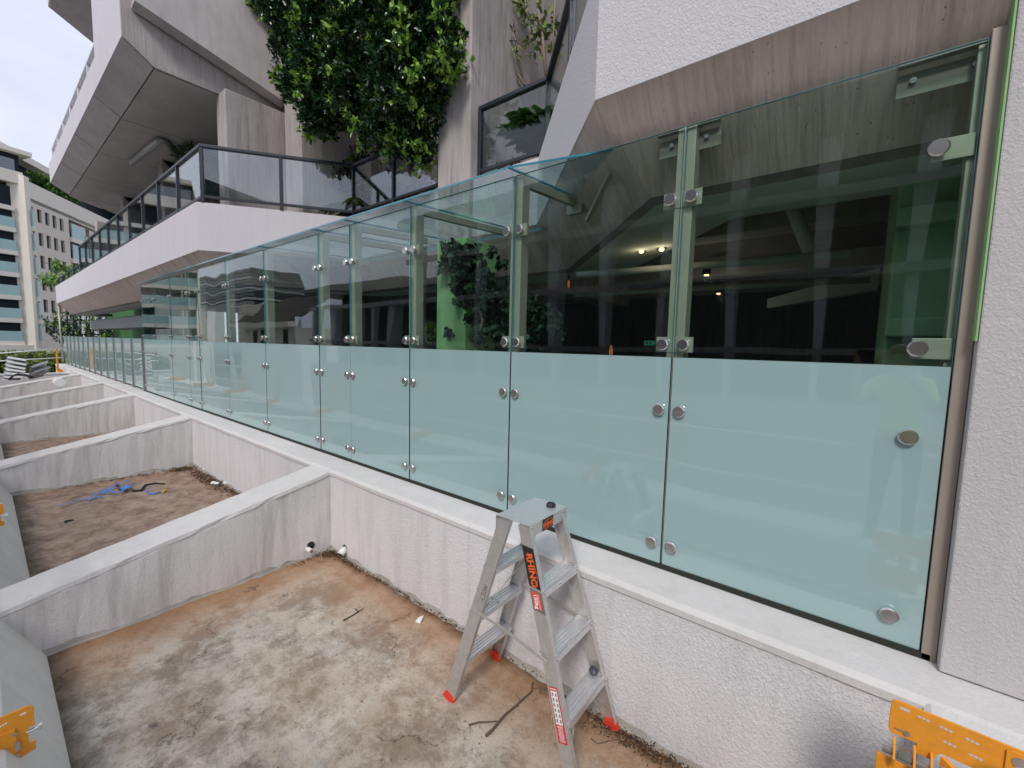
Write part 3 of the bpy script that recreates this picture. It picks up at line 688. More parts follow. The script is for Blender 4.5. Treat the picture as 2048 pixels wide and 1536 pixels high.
for a, b, r in (((-5.4,4.3,4.1),(-5.5,4.2,5.3),.06),((-5.5,4.2,5.3),(-6.4,3.7,6.4),.045),((-5.5,4.2,5.3),(-5.0,3.9,6.6),.045),((-5.5,4.2,5.3),(-5.6,3.6,7.0),.05)):
    g.tube([a, b], [r, r*.6], 8)
g.sm = True; g.build('trunk', M['bark'], tr)
# slender plant right of the fin
st = thing('slender_tree', (-2.9,4.8,4.1), 'thin stemmed small tree with sparse yellow-green leaves between the fin and the glass rail', 'tree')
def pl(lst, y): return [atY(a, b, y) for a, b in lst]
g = MB()
for pts, r, y in (([(1050,170),(1010,110),(975,40),(955,-30)],.016,4.9),([(1045,175),(1000,100),(930,40)],.008,4.9),([(1092,150),(1085,70),(1075,10),(1070,-40)],.022,4.7),([(1088,120),(1060,60),(1050,0)],.011,4.8),([(1075,130),(1035,90),(1020,50)],.008,4.8),([(1105,120),(1108,40),(1112,-20)],.012,4.7)):
    P = pl(pts, y); g.tube(P, [r*(1-.15*i) for i in range(len(P))], 7)
g.sm = True; g.build('trunk', M['bark'], st)
crown('crown', M['leaf_olive'], px_clumps([(965,10,22,4.8),(985,45,24,4.8),(1000,85,26,4.8),(1010,60,18,4.8),(935,32,10,4.8),(1070,60,20,4.8),(1078,90,18,4.7),(1060,20,18,4.8),(1020,100,20,4.8),(1095,40,18,4.7),(960,-20,24,4.8),(1050,-10,20,4.8),(1030,10,14,4.8)]), 520, .10, st, young=.35, sprig=3, shell=.1)
frond_plant('fan_plant', (-3.2,4.62,4.5), 'spiky green fan-leaved shrub behind the glass rail next to the near fin', 'plant', 60, .62, M['leaf_mid'], narrow=.12, leaf=.24, droop=.5)
frond_plant('palm_plant', (-7.2,4.85,4.3), 'feathery pale palm behind the railing beside the middle fin', 'plant', 24, 1.0, M['leaf_olive'], narrow=.08, leaf=.28)
plant('terrace_shrub', tuple(atY(700,400,4.6)), 'dark shrub filling the corner of the recessed railing', 'shrub', M['leaf_dark'], px_clumps([(700,370,34,4.7),(730,345,30,4.9),(680,345,26,4.7),(700,320,24,4.8),(760,360,26,5.0)]), 1200, .09, [])
plant('terrace_shrub', tuple(atY(400,380,2.9)), 'bushy dark plant behind the corner of the left railing', 'shrub', M['leaf_mid'], px_clumps([(400,330,26,3.2),(405,365,22,3.1),(395,300,22,3.3),(365,292,24,3.5),(345,305,16,3.5),(415,275,16,3.4)]), 900, .12, [], young=.05, wide=.18)
plant('terrace_shrub', tuple(atY(120,560,2.6)), 'light green shrub growing at the far left tip of the white band', 'shrub', M['leaf_mid'], px_clumps([(120,548,13,2.6),(107,555,10,2.6),(137,542,10,2.7),(98,564,6,2.5),(128,556,9,2.6)]), 130, .24, [], young=.5)
# deep red leaves and small growth along the terrace edge
plant('ground_shrub', tuple(atY(860,400,4.4)), 'low dark plants along the shaded terrace edge below the tree', 'shrub', M['leaf_dark'], px_clumps([(760,395,14,4.6),(800,385,13,4.6),(850,370,14,4.6),(1000,345,12,4.6),(1030,335,12,4.6)]), 1500, .07, [])
plant('ground_shrub', tuple(atY(520,410,3.2)), 'low reddish plant at the foot of the left balcony wall', 'shrub', leafmat('red_leaf', (.03,.008,.01), (.09,.02,.025), (.12,.05,.03)), px_clumps([(400,403,8,2.75),(425,402,7,2.75),(412,405,8,2.8)]), 2200, .06, [])
# ivy on the green column
iv = thing('ivy', (-3.4,3.3,.5), 'dark ivy climbing over the lime green column behind the glass', 'plant')
ic = []
for px, py, r in [(905,500,18),(925,520,22),(950,505,14),(890,535,16),(945,550,28),(925,570,22),(965,590,26),(985,620,26),(1005,655,28),(1030,600,24),(1040,640,34),(1060,670,30),(1075,620,26),(1030,565,16),(950,640,14),(960,675,12),(900,665,7),(925,600,14),(975,560,14),(1000,530,8),(985,505,7),(1100,650,26)]:
    y = 3.27 if px < 985 else 3.45; c = atY(px, py, y); ic.append((tuple(c), r*(c-CAM).length/FPX))
crown('leaves', M['leaf_ivy'], ic, 3600, .062, iv, young=.02, sprig=4, wide=.85, squash=1, shell=.1)
g = MB(); g.tube([atY(955,690,3.29), atY(965,640,3.29), atY(940,560,3.29), atY(915,500,3.29)], .008, 6); g.build('stem', M['bark'], iv)
c = atY(862,668,3.5); plant('potted_plant', (c.x,c.y,.5), 'grey-green potted plant left of the lime column behind the glass', 'plant', M['leaf_olive'], [((c.x,c.y,c.z),.12),((c.x-.08,c.y,c.z-.03),.09)], 5000, .04, [])

# ================================================================== LADDER
LD = thing('step_ladder', (-1.3,1.83,0), 'silver aluminium double-sided step ladder with orange and black stickers and red feet', 'ladder')
Htop = 1.17
feet = {'nl': (-1.70,1.605), 'fl': (-1.71,2.045), 'nr': (-.886,1.625), 'fr': (-.893,2.065)}
tops = {'nl': (-1.372,1.684), 'fl': (-1.372,2.000), 'nr': (-1.243,1.674), 'fr': (-1.243,1.99)}
RA = {}
for kx in feet:
    a = Vector((*feet[kx], 0.012)); b = Vector((*tops[kx], Htop-.005)); u = (b-a).normalized(); sy = 1 if kx[0] == 'n' else -1
    nrm = Vector((0,-1,0)) if kx[0] == 'n' else Vector((0,1,0)); nrm = (nrm-u*nrm.dot(u)).normalized(); wd = u.cross(nrm).normalized()
    if wd.x < 0: wd = -wd
    RA[kx] = (a, b, u, nrm, wd)
    c = (a+b)/2; hl = (b-a)/2; W = .037; g = MB()
    g.obox(c-nrm*.0015, hl, wd*W, nrm*.0015)
    for s in (-1, 1): g.obox(c-nrm*.014+wd*s*(W-.0016), hl, wd*.0015, nrm*.0125); 
    g.build('rail', M['alu'], LD, bevel=.001)
    f0 = a-u*.004; g = MB(); g.obox(f0+u*.010-nrm*.012, u*.014, wd*(W+.003), nrm*.0155); g.obox(f0+u*.03-nrm*.012, u*.008, wd*(W*.8), nrm*.0150); g.obox(f0-u*.006-nrm*.012, u*.003, wd*(W+.007), nrm*.019)
    g.build('foot', M['red'], LD, bevel=.002)
def railpt(kx, z, yoff=0):
    a, b, u, n_, wd = RA[kx]; t_ = (z-a.z)/(b.z-a.z); return a.lerp(b, t_)
for side, sgn in (('l', -1), ('r', 1)):
    for z in (.285, .575, .865):
        pn, pf = railpt('n'+side, z), railpt('f'+side, z); y0, y1 = pn.y+.006, pf.y-.006; xc = (pn.x+pf.x)/2
        g = MB(); g.box(xc-.046, xc+.046, y0, y1, z-.004, z)
        for k in range(5): xx = xc-.038+k*.019; g.box(xx-.0055, xx+.0055, y0, y1, z, z+.0035)
        g.box(xc+sgn*.046-.0015, xc+sgn*.046+.0015, y0, y1, z-.036, z); g.box(xc-sgn*.046-.0015, xc-sgn*.046+.0015, y0, y1, z-.022, z)
        st_ = g.build('tread', M['alutop'], LD)
        g = MB()
        for yy in (y0+.012, y1-.012): g.tube([(xc+sgn*.0475, yy, z-.018), (xc+sgn*.051, yy, z-.018)], .006, 8)
        g.build('rivet', M['steel'], st_)
# top platform with folded fascia
g = MB(); g.box(-1.418,-1.198,1.664,2.016,Htop,Htop+.004); tp = g.build('top_plate', M['alutop'], LD, bevel=.001)
for x0, x1 in ((-1.2,-1.197),(-1.419,-1.416)):
    g = MB(); g.box(x0, x1, 1.664, 2.016, Htop-.062, Htop+.003); g.build('top_fascia', M['alu'], LD)
g = MB()
for yy in (1.69, 1.99):
    for z in (Htop-.015, Htop-.042): g.tube([(-1.197,yy,z),(-1.193,yy,z)], .007, 10)
g.build('rivet', M['steel'], tp)
# spreaders, gusset braces
def strip(a, b, wv, tv, name, mat=M['alu']):
    a, b = Vector(a), Vector(b); g = MB(); g.obox((a+b)/2, (b-a)/2, Vector(wv), Vector(tv)); return g.build(name, mat, LD)
for s, yo in (('n', -.008), ('f', .008)):
    a, b = railpt(s+'l', .60), railpt(s+'r', .545); m_ = a.lerp(b, .48); o_ = Vector((0,yo,0)); m_ = m_+Vector((0,0,.015))
    strip(a+o_, m_+o_, (0,0,.008), (0,.0015,0), 'spreader_bar'); strip(m_+o_*1.6, b+o_*1.6, (0,0,.008), (0,.0015,0), 'spreader_bar')
for side in 'lr':
    zt = .255
    for s, tt in (('n', .33), ('f', .33)):
        p = railpt(s+side, .10 if side == 'r' else .12); pn, pf = railpt('n'+side, zt), railpt('f'+side, zt); q = pn.lerp(pf, tt if s == 'n' else 1-tt)
        strip(p+Vector((0,.008 if s == 'n' else -.008,0)), q, (.006,0,0), (0,.001,.001), 'brace', M['champ'])
    a, b = railpt('n'+side, .60), railpt('f'+side, .84); 
    if side == 'l': strip(a+Vector((.03,.02,0)), b+Vector((.03,-.02,-.02)), (.004,0,0), (0,.001,.001), 'brace', M['champ']); strip(railpt('fl', .42)+Vector((.03,-.02,0)), railpt('nl', .70)+Vector((.03,.02,0)), (.006,0,0), (0,.001,.001), 'brace', M['champ'])
# stickers and writing
def text_mesh(s, size, mat, name, extrude=.0003, bold=0):
    cu = bpy.data.curves.new(name, 'FONT'); cu.body = s; cu.size = size; cu.extrude = extrude; cu.align_x = 'CENTER'; cu.align_y = 'CENTER'; cu.resolution_u = 3; cu.offset = bold
    o = bpy.data.objects.new('tmp', cu); COL.objects.link(o); dg = bpy.context.evaluated_depsgraph_get()
    me = bpy.data.meshes.new_from_object(o.evaluated_get(dg)); bpy.data.objects.remove(o); me.materials.clear(); me.materials.append(mat); me.name = name; return me
def put(me, name, c, xd, yd, parent):
    xd, yd = Vector(xd).normalized(), Vector(yd).normalized(); zd = xd.cross(yd).normalized(); yd = zd.cross(xd)
    o = bpy.data.objects.new(name, me); COL.objects.link(o); o.parent = parent
    m = Matrix((xd, yd, zd)).transposed().to_4x4(); m.translation = Vector(c)-world_loc(parent); o.matrix_local = m; return o
a, b, u, n_, wd = RA['nr']
def facept(t0, s=0, lift=.0): return a.lerp(b, t0)+wd*s*.037+n_*(.0006+lift)   # t0 along the rail, s -1..1 across
def sticker(t0, t1, s0, s1, mat, name, lift=0, skew=0):
    g = MB(); q = [facept(t0+skew, s0, lift), facept(t0-skew*0, s1, lift), facept(t1, s1, lift), facept(t1+skew, s0, lift)]
    g.prism(q, n_*.0006); return g.build(name, mat, LD)
s1_ = sticker(.735, .90, -.94, .9, M['blackprint'], 'brand_sticker', 0, .02)
me = text_mesh('RHINO', .052, M['orangeprint'], 'brand_lettering', bold=.0016)
put(me, 'brand_lettering', facept(.815, -.02, .0012), -u, wd, s1_)
g = MB()
E_ = lambda t_, s: facept(t_, s, .0014)
g.tube([E_(.857,-.55), E_(.872,-.4), E_(.888,-.12), E_(.875,.02), E_(.866,.12), E_(.855,.55), E_(.80,.78), E_(.775,.68), E_(.762,.3), E_(.765,-.5)], .0011, 4)
g.tube([E_(.857,-.55), E_(.862,-.2), E_(.872,.12), E_(.866,.42)], .0011, 4); g.build('brand_emblem', M['orangeprint'], s1_)
s2_ = sticker(.64, .725, -.94, .9, M['greyprint'], 'rating_sticker', 0, .02)
s3_ = sticker(.655, .722, -.75, .6, M['redo'], 'rating_patch', .0007, .012)
put(text_mesh('150kg', .030, M['whiteprint'], 'rating_text', bold=.0008), 'rating_text', facept(.692, -.2, .0018), -u, wd, s3_)
put(text_mesh('INDUSTRIAL RATED', .0078, M['whiteprint'], 'rating_small_text'), 'rating_small_text', facept(.69, .28, .0018), -u, wd, s3_)
s4_ = sticker(.155, .365, -.72, .62, M['redprint'], 'warning_sticker')
s5_ = sticker(.225, .350, -.56, .48, M['whiteprint'], 'warning_panel', .0007)
g = MB()
for r_ in range(6):
    for cc in (-.33, .22):
        t_ = .338-r_*.0195; p = facept(t_, cc, .0015); k = random.random()
        g.tube([p+u*.006+wd*.002, p-u*.001, p-u*.007+wd*.004], .0016, 4); g.tube([p-u*.001, p-u*.007-wd*.004], .0013, 4); g.tube([p+u*.004-wd*.004, p+u*.003+wd*.005], .0012, 4); g.tube([p+wd*(.005)-u*.008, p+wd*(.004)+u*.007], .0008, 4)
g.build('pictogram', M['blackprint'], s5_)
g = MB()
for r_ in range(12):
    t_ = .218-r_*.0050; w1 = random.uniform(.35,.5); g.obox(facept(t_, -.05, .001), wd*.037*w1, u*(.0017 if r_ in (0,) else .0009), n_*.0003)
g.build('small_print', M['whiteprint'], s4_)
put(text_mesh('WARNING', .0085, M['whiteprint'], 'warning_text', bold=.0003), 'warning_text', facept(.3575, -.05, .001), wd, u, s4_)
g = MB(); g.box(-1.1965, -1.1958, 1.775, 1.875, Htop-.062, Htop+.001); tf = g.build('top_sticker', M['blackprint'], LD)
put(text_mesh('RHINO', .030, M['orangeprint'], 'brand_lettering', bold=.001), 'brand_lettering', (-1.195,1.828,Htop-.034), (0,1,0), (0,0,1), tf)
g = MB(); T_ = lambda y, z: Vector((-1.1948, y, Htop+z)); g.tube([T_(1.79,-.052), T_(1.785,-.03), T_(1.8,-.014), T_(1.83,-.006), T_(1.862,-.012), T_(1.866,-.05), T_(1.80,-.054)], .0012, 4); g.build('brand_emblem', M['orangeprint'], tf)
pn = railpt('nr', .865); g = MB(); g.box(pn.x+.0478, pn.x+.0486, 1.80, 1.83, .835, .857); lb_ = g.build('tread_label', M['whiteprint'], LD)
g = MB(); g.box(pn.x+.0487, pn.x+.049, 1.804, 1.826, .842, .850); g.build('label_mark', M['greyprint'], lb_)
# handwritten name on the left rail, letters on their side
a2, b2, u2, n2_, wd2 = RA['nl']; pen = MB()
def hp(t_, s): return a2.lerp(b2, t_)+wd2*s*.037+n2_*.0012
lets = {'M': [(0,0),(.1,1),(.5,.3),(.9,1),(1,0)], 'O': [(.5,0),(.1,.3),(.2,.8),(.6,1),(.95,.6),(.8,.15),(.5,0)], 'E': [(1,1),(0,1),(.05,.5),(.7,.5),(.05,.5),(0,0),(1,0)], 'Y': [(0,1),(.5,.5),(1,1),(.5,.5),(.3,-.15)]}
for i, ch in enumerate('MOEY'):
    pts = [hp(.652-(i+x*.75)*.021, .08+.75*(y-.1)) for x, y in lets[ch]]; pen.tube(pts, .0011, 4)
pen.build('handwriting', M['blackprint'], LD)
# knobs left on the ladder
c = Vector((-1.265,1.955,Htop+.0045)); kn = MB(); kn.tube([c, c+Vector((0,0,.012)), c+Vector((0,0,.02))], [.026,.028,.02], 8); kn.tube([c+Vector((-.01,0,.02)), c+Vector((-.01,0,.023))], .008, 8)
tag(kn.build('clamp_knob', M['black'], origin=c), 'black plastic knob lying on the ladder top plate', 'knob')
pf = railpt('fr', .285); c = Vector((pf.x-.015, pf.y-.035, .29)); kn = MB(); kn.tube([c, c+Vector((0,0,.015)), c+Vector((0,0,.028))], [.02,.027,.016], 9); kn.tube([c+Vector((-.01,.0,.02)), c+Vector((-.012,0,.036))], .006, 6)
tag(kn.build('clamp_knob', plain('grey_rubber', (.06,.065,.08), .5), origin=c), 'dark grey rubber knob sitting on the lowest tread by the far rail', 'knob')

# ================================================================== ORANGE BRACKETS AND GUARD RAIL
def bracket(loc, xdir, label, full=True):
    """plate with slots; local x along the plate, local z up, local y thickness"""
    t = thing('guardrail_bracket', loc, label, 'bracket', 'orange guardrail brackets')
    O = Vector(loc); xd = Vector(xdir).normalized(); zd = Vector((0,0,1)); yd = zd.cross(xd)
    P = lambda x, z, y=0: O+xd*x+zd*z+yd*y
    # plate outline with rounded corner
    ol = [(0,.012),(.004,.003),(.012,0),(.062,0),(.062,-.03),(.095,-.03),(.11,0),(.42,-.005),(.42,.098),(.014,.104),(.004,.10),(0,.09)]
    g = MB(); g.prism([P(x, z) for x, z in ol], yd*.006); g.build('plate', M['orange'], t, bevel=.0015)
    # slots punched through the plate: strings of diamonds in a row
    sl_ = MB(); sw = M['whiteprint']
    for cx, cz in ((.07,.082),(.115,.078),(.165,.074),(.125,.04),(.175,.034)):
        for j in (-1, 0, 1):
            q = P(cx+j*.009, cz-j*.001, -.0008); sl_.prism([q+xd*.0055, q+zd*.004, q-xd*.0055, q-zd*.004], -yd*.0004)
    q = P(.03,.086,-.0008); sl_.obox(q, xd*.011, zd*.0035, yd*.0004)
    sl_.build('slot', plain('slot_show_through', (.60,.55,.54), .7), t)
    # overlapping second plate
    g = MB(); g.prism([P(.225,0,-.001),P(.42,-.004,-.001),P(.42,.09,-.001),P(.235,.096,-.001),P(.225,.09,-.001)], -yd*.005); g.build('plate', M['orange'], t, bevel=.0015)
    for cx, cz in ((.25,.07),(.25,.028)):
        g = MB(); c = P(cx, cz, -.006); g.tube([c, c-yd*.002], .0155, 16); g.build('washer', M['steel'], t)
        g = MB(); c = P(cx+.03, cz-.002, -.006); g.tube([c, c-yd*.003], .005, 8); g.build('bolt', M['steel'], t)
    for cx, cz in ((.30,.055),(.33,.05)): g = MB(); c = P(cx, cz, -.006); g.tube([c, c-yd*.003], .004, 8); g.build('bolt', M['steel'], t)
    # hinge cheeks and body below
    for cx in (.012, .055, .09):
        g = MB(); g.prism([P(cx, -.005, -.004), P(cx, -.075, -.004), P(cx, -.085, -.025), P(cx, -.05, -.04), P(cx, -.01, -.02)], xd*.005); g.build('hinge_cheek', M['orange'], t)
    g = MB(); g.tube([P(-.01,-.045,-.018), P(.17,-.05,-.018)], .009, 8); g.build('hinge_pin', M['steeldark'], t)
    g = MB(); g.obox(P(.035,-.032,-.022), xd*.012, yd*.006, zd*.014); g.build('pin_block', M['steel'], t)
    g = MB(); g.prism([P(-.02,-.075,-.006),P(.2,-.085,-.006),P(.2,-.22,-.006),P(-.02,-.22,-.006)], yd*.008); g.build('lower_plate', M['orange'], t, bevel=.0015)
    g = MB(); g.prism([P(.11,-.005,-.001),P(.15,-.02,-.03),P(.155,-.085,-.03),P(.11,-.085,-.001)], xd*.012+yd*.004); g.build('side_cheek', M['orange'], t, bevel=.001)
    for cx, cz in ((.04,.02),(.04,-.105),(.135,-.03)):
        g = MB(); c = P(cx, cz, -.001 if cz > 0 else -.008); g.tube([c, c-yd*.007], .007, 6); g.build('bolt', M['steel'], t)
        g = MB(); g.obox(c-xd*.016-yd*.001, xd*.01, zd*.002, yd*.001); g.build('slot', M['steel'], t)
    return t
c = atY(1776,1462,1.62); bracket(tuple(c), (1,0,0), 'orange steel guardrail bracket with slotted plate at the lower right corner')
c = atY(2010,1535,1.5); g = MB(); g.tube([c+Vector((.045,0,-.3)), c+Vector((.045,0,-.03)), c+Vector((.045,0,-.005))], [.04,.04,.034], 16); g.sm = True; tag(g.build('pipe_end', M['pvc'], origin=c), 'white plastic pipe end under the orange plate in the bottom right corner', 'pipe')

def side_bracket(x, label):
    t = thing('ledge_clamp', (x, -.02, .3), label, 'bracket', 'orange clamps on the outer ledge')
    P = lambda y, z, dx=0: Vector((x+dx, y, z))
    g = MB(); g.prism([P(-.45,.50),P(.050,.50),P(.064,.49),P(.064,.405),P(.045,.40),P(.045,.335),P(.064,.335),P(.062,.295),P(-.05,.27),P(-.45,.29)], (.008,0,0)); g.build('plate', M['orange'], t, bevel=.002)
    g = MB(); g.prism([P(-.45,.43,.009),P(.01,.43,.009),P(.015,.30,.009),P(-.03,.29,.009),P(-.45,.31,.009)], (.006,0,0)); g.build('plate', M['orange'], t, bevel=.001)
    for y, z in ((.008,.408),(.012,.312),(-.02,.36)): g = MB(); g.tube([P(y,z,.015), P(y,z,.02)], .007, 8); g.build('bolt', M['steel'], t)
    g = MB(); g.obox(P(.013,.352,.018), (.003,0,0), (0,.007,0), (0,0,.02)); g.build('wedge', M['steel'], t)
    g = MB(); g.tube([P(.04,.385,.004), P(.075,.385,.004)], .006, 8); g.tube([P(.072,.385,.004), P(.085,.385,.004)], .012, 6); g.build('clamp_bolt', M['steel'], t)
    g = MB(); g.obox(P(.035,.475,.0085), (.0006,0,0), (0,.009,0), (0,0,.0035))
    for j in range(3):
        q = P(-.012-j*.008,.466-j*.002,.0088); g.prism([q+Vector((0,.005,0)), q+Vector((0,0,.004)), q-Vector((0,.005,0)), q-Vector((0,0,.004))], (.0006,0,0))
    g.build('slot', M['whiteprint'], t)
    g = MB(); g.box(x-.03, x+.03, -.44, -.38, .29, 1.24); g.build('post', M['orange'], t, bevel=.006)
    return t
side_bracket(-2.62, 'nearest orange ledge clamp at the left picture edge, with a bolt sticking out')
side_bracket(-6.05, 'farther orange ledge clamp, only its edge showing at the left border beside the brown trough')
lb = ['orange ledge clamp mirrored in the frosted panes before the fourth joint', 'orange ledge clamp mirrored low in the frosted glass left of the wide panes', 'orange ledge clamp mirrored near the middle of the far frosted panes', 'orange ledge clamp mirrored near the end of the tall glass', 'farthest orange ledge clamp mirrored in the balustrade glass', 'orange ledge clamp behind the camera position']
src = side_bracket(-9.6, lb[0])
for i, x in enumerate((-12.3,-15.2,-18.0,-21.3)): copy_thing(src, (x,-.02,.3), lb[i+1])
t = thing('guard_rail', (-9,-.41,.4), 'grey pipe guard rail mirrored as pale lines in the frosted glass', 'railing')
for z in (.73, 1.19): g = MB(); g.tube([(-22.8,-.345,z),(2.8,-.345,z)], .017, 8); g.sm = True; g.build('rail', lt, t)
# rails across the far end with the orange post
t = thing('end_rail', (-24.6,1.0,.4), 'two grey rails across the far left end with one orange post', 'railing')
for pya, pyb in ((708,697),(722.5,715)):
    g = MB(); g.tube([atX(-60,pya+3,-24.2), atX(126,pyb,-24.6)], .022, 8); g.sm = True; g.build('rail', lt, t)
p0, p1 = atX(113,697,-24.4), atX(116,738,-24.4); g = MB(); g.tube([p1, p0], .03, 6); g.build('post', M['orange'], t)
g = MB(); g.prism([atX(112,732,-24.3),atX(126,741,-24.3),atX(126,747,-24.3),atX(118,747,-24.3),atX(113,740,-24.3)], (.1,0,0)); g.build('clamp', M['orange'], t)
# farthest end wall of the troughs
t = thing('end_wall', (-23.3,1,0), 'low white wall closing the far end of the troughs', 'wall')
g = MB(); g.box(-23.5, -23.1, -.6, 2.1, -1, .62); g.build('wall_body', M['divider'], t); g = MB(); g.box(-23.52, -23.08, -.6, 2.1, .62, .66); g.build('wall_top', M['cap'], t)

# stacked metal planks
def plank(a, b, wv, label):
    a, b = Vector(a), Vector(b); t = thing('metal_plank', (a+b)/2, label, 'plank', 'grey metal planks piled beyond the walls'); d = (b-a).normalized(); w_ = Vector(wv); n = d.cross(w_).normalized()
    if n.z < 0: n = -n
    g = MB(); c = (a+b)/2; g.obox(c, (b-a)/2, w_, n*.018); g.obox(c+n*.024, (b-a)/2*.96, w_*.3, n*.006); g.build('deck', M['duct'], t, bevel=.008)
    for s in (-1, 1): g = MB(); g.obox(c+w_*s*.92-n*.03, (b-a)/2*.98, w_*.07, n*.03); g.build('side_rail', M['duct'], t)
for i, (p, q) in enumerate((((14,716),(52,722)),((13,724),(52,731)),((12,732),(50,739)),((11,740),(50,745)),((10,748),(48,750)),((9,755),(44,755)))):
    a, b = atX(*p,-21.9), atX(*q,-21.5); plank(a, b, (.12,.02,.05), f'{["topmost","second","third","fourth","fifth","bottom"][i]} grey plank of the tall pile at the far left')
for i, (p, q) in enumerate((((60,738),(93,727)),((66,748),(97,737)),((58,752),(88,745)))):
    a, b = atX(*p,-21.6), atX(*q,-21.8); plank(a, b, (.1,.02,.09), f'{["upper","middle","lower"][i]} tilted grey plank of the small pile right of the tall one')
g = MB(); g.tube([atX(px, py, -21.2) for px, py in ((18,760),(25,752),(36,748),(50,750),(66,755))], .03, 8); g.sm = True; tag(g.build('hose', M['black'], origin=atX(36,748,-21.2)), 'black hose curved over the metal planks', 'hose')
c = atX(121,766,-16.6); t = thing('pvc_pipe', c, 'white plastic pipe end showing over the fourth divider wall', 'pipe')
g = MB(); g.tube([c+Vector((.05,0,0)), c-Vector((.5,0,0))], .12, 20); g.sm = False; g.build('pipe', M['pvc'], t); g = MB(); g.tube([c+Vector((.052,0,0)), c+Vector((.06,0,0))], .10, 20); g.build('cap', M['whiteprint'], t)

# ================================================================== SMALL THINGS IN THE TROUGHS
def stick(pts, r, label, mat='twig', z=None, cat='stick', name='stick'):
    P = [atZ(px, py, 0) for px, py in pts]; rr = [r*(1-.5*i/(len(P)-1)) for i in range(len(P))]
    P = [p+Vector((0,0,q)) for p, q in zip(P, rr)]; g = MB(); g.tube(P, rr, 6); g.sm = True
    return tag(g.build(name, M[mat], origin=P[0]), label, cat)
stick([(972,1474),(985,1462),(1010,1432),(1030,1415),(1050,1396),(1063,1385),(1066,1366)], .0085, 'longest grey-brown stick lying between the ladder legs')
stick([(938,1452),(958,1446),(980,1445),(996,1443)], .006, 'short forked grey stick just left of the longest stick')
stick([(687,1242),(705,1232),(716,1225),(727,1217)], .0055, 'black twig alone on the pale floor of the near trough', 'darktwig')
stick([(716,1225),(712,1219),(708,1218)], .004, 'tiny black side twig touching the lone black twig', 'darktwig')
stick([(1064,1378),(1080,1376),(1100,1382)], .003, 'thin dry stem by the upper end of the longest stick')
stick([(1035,1415),(1040,1400),(1030,1388)], .003, 'thin bent stem crossing the longest stick')
stick([(131,1046),(137,1043),(148,1041)], .014, 'short dark twig left of the middle in the brown trough', 'darktwig')
stick([(265,984),(283,983),(290,972),(310,968),(330,969)], .018, 'winding dark stick beside the blue tape', 'darktwig')
stick([(233,970),(236,976),(240,981)], .016, 'stub of dark wood at the top of the blue tape', 'darktwig')
stick([(1182,1478),(1195,1488),(1232,1480),(1262,1490)], .0028, 'curved dry stem in the leaf litter at the right foot of the ladder')
bt = thing('blue_tape', atZ(220,985,0), 'tangle of crumpled bright blue plastic tape on the brown trough floor', 'tape')
for pts in ([(110,1019),(140,1010),(165,1001),(190,997)],[(180,997),(205,990),(228,985),(250,976),(266,973)],[(195,992),(215,984),(240,974),(262,970)],[(205,990),(222,993),(234,993),(250,986),(260,980)],[(240,985),(252,975),(260,978),(246,986)],[(175,1003),(195,996),(205,995)],[(268,975),(255,980),(245,987)],[(190,992),(200,985),(215,983),(225,990)]):
    g = MB(); P = [atZ(px+random.uniform(-2,2), py+random.uniform(-1,1), 0)+Vector((0,0,.01+random.random()*.05)) for px, py in pts]
    for i in range(len(P)-1):
        d = (P[i+1]-P[i])/2; s_ = Vector((d.y,-d.x,random.uniform(-.1,.1)*d.length)).normalized()*random.uniform(.006,.016); g.obox((P[i]+P[i+1])/2, d*1.05, s_, Vector((0,0,.0015)))
    g.build('tape_strip', M['blue'], bt)
bt2 = thing('tape_scrap', atZ(300,985,0), 'small curved scrap of blue tape with a yellow knot right of the tangle', 'tape'); g = MB()
P = [atZ(px, py, 0.012) for px, py in ((293,980),(297,987),(306,988),(320,984),(328,982))]; g.tube(P, .008, 5); g.build('tape_strip', M['blue'], bt2)
g = MB(); g.tube([atZ(325,984,.015), atZ(331,980,.015)], .014, 6); g.build('knot', plain('yellow_plastic', (.7,.42,.03), .5), bt2)
# pipes through the walls at the inner corner of the near trough
p = Vector((-3.935, 2.0, .075)); p = atX(622,1093,-3.93); t = thing('drain_stub', p, 'small white pipe stub in a dark hole at the foot of the nearest divider wall', 'pipe')
g = MB(); g.tube([p-Vector((.05,0,-.01)), p+Vector((.003,0,.01))], .036, 16); g.build('hole', M['gap'], t); g = MB(); g.tube([p-Vector((.02,.03,.015)), p+Vector((.07,-.03,-.015))], .022, 14); g.build('pipe', M['pvc'], t); g = MB(); g.tube([p+Vector((.071,-.03,-.015)), p+Vector((.0725,-.03,-.015))], .015, 12); g.build('bore', M['steeldark'], t)
p = atY(690,1100,2.1); t = thing('drain_pipe', p, 'white drain pipe curving out of the long wall near the corner', 'pipe')
g = MB(); g.tube([p+Vector((0,.05,.015)), p+Vector((0,-.002,.012))], .040, 16); g.build('hole', M['gap'], t); g = MB(); g.tube([p+Vector((0,.02,.01)), p+Vector((.01,-.03,.0)), p+Vector((.015,-.055,-.02))], .034, 14); g.sm = True; g.build('pipe', M['pvc'], t)
g = MB(); g.tube([p+Vector((.0153,-.056,-.0205)), p+Vector((.0158,-.059,-.0225))], .027, 12); g.build('bore', M['gap'], t)
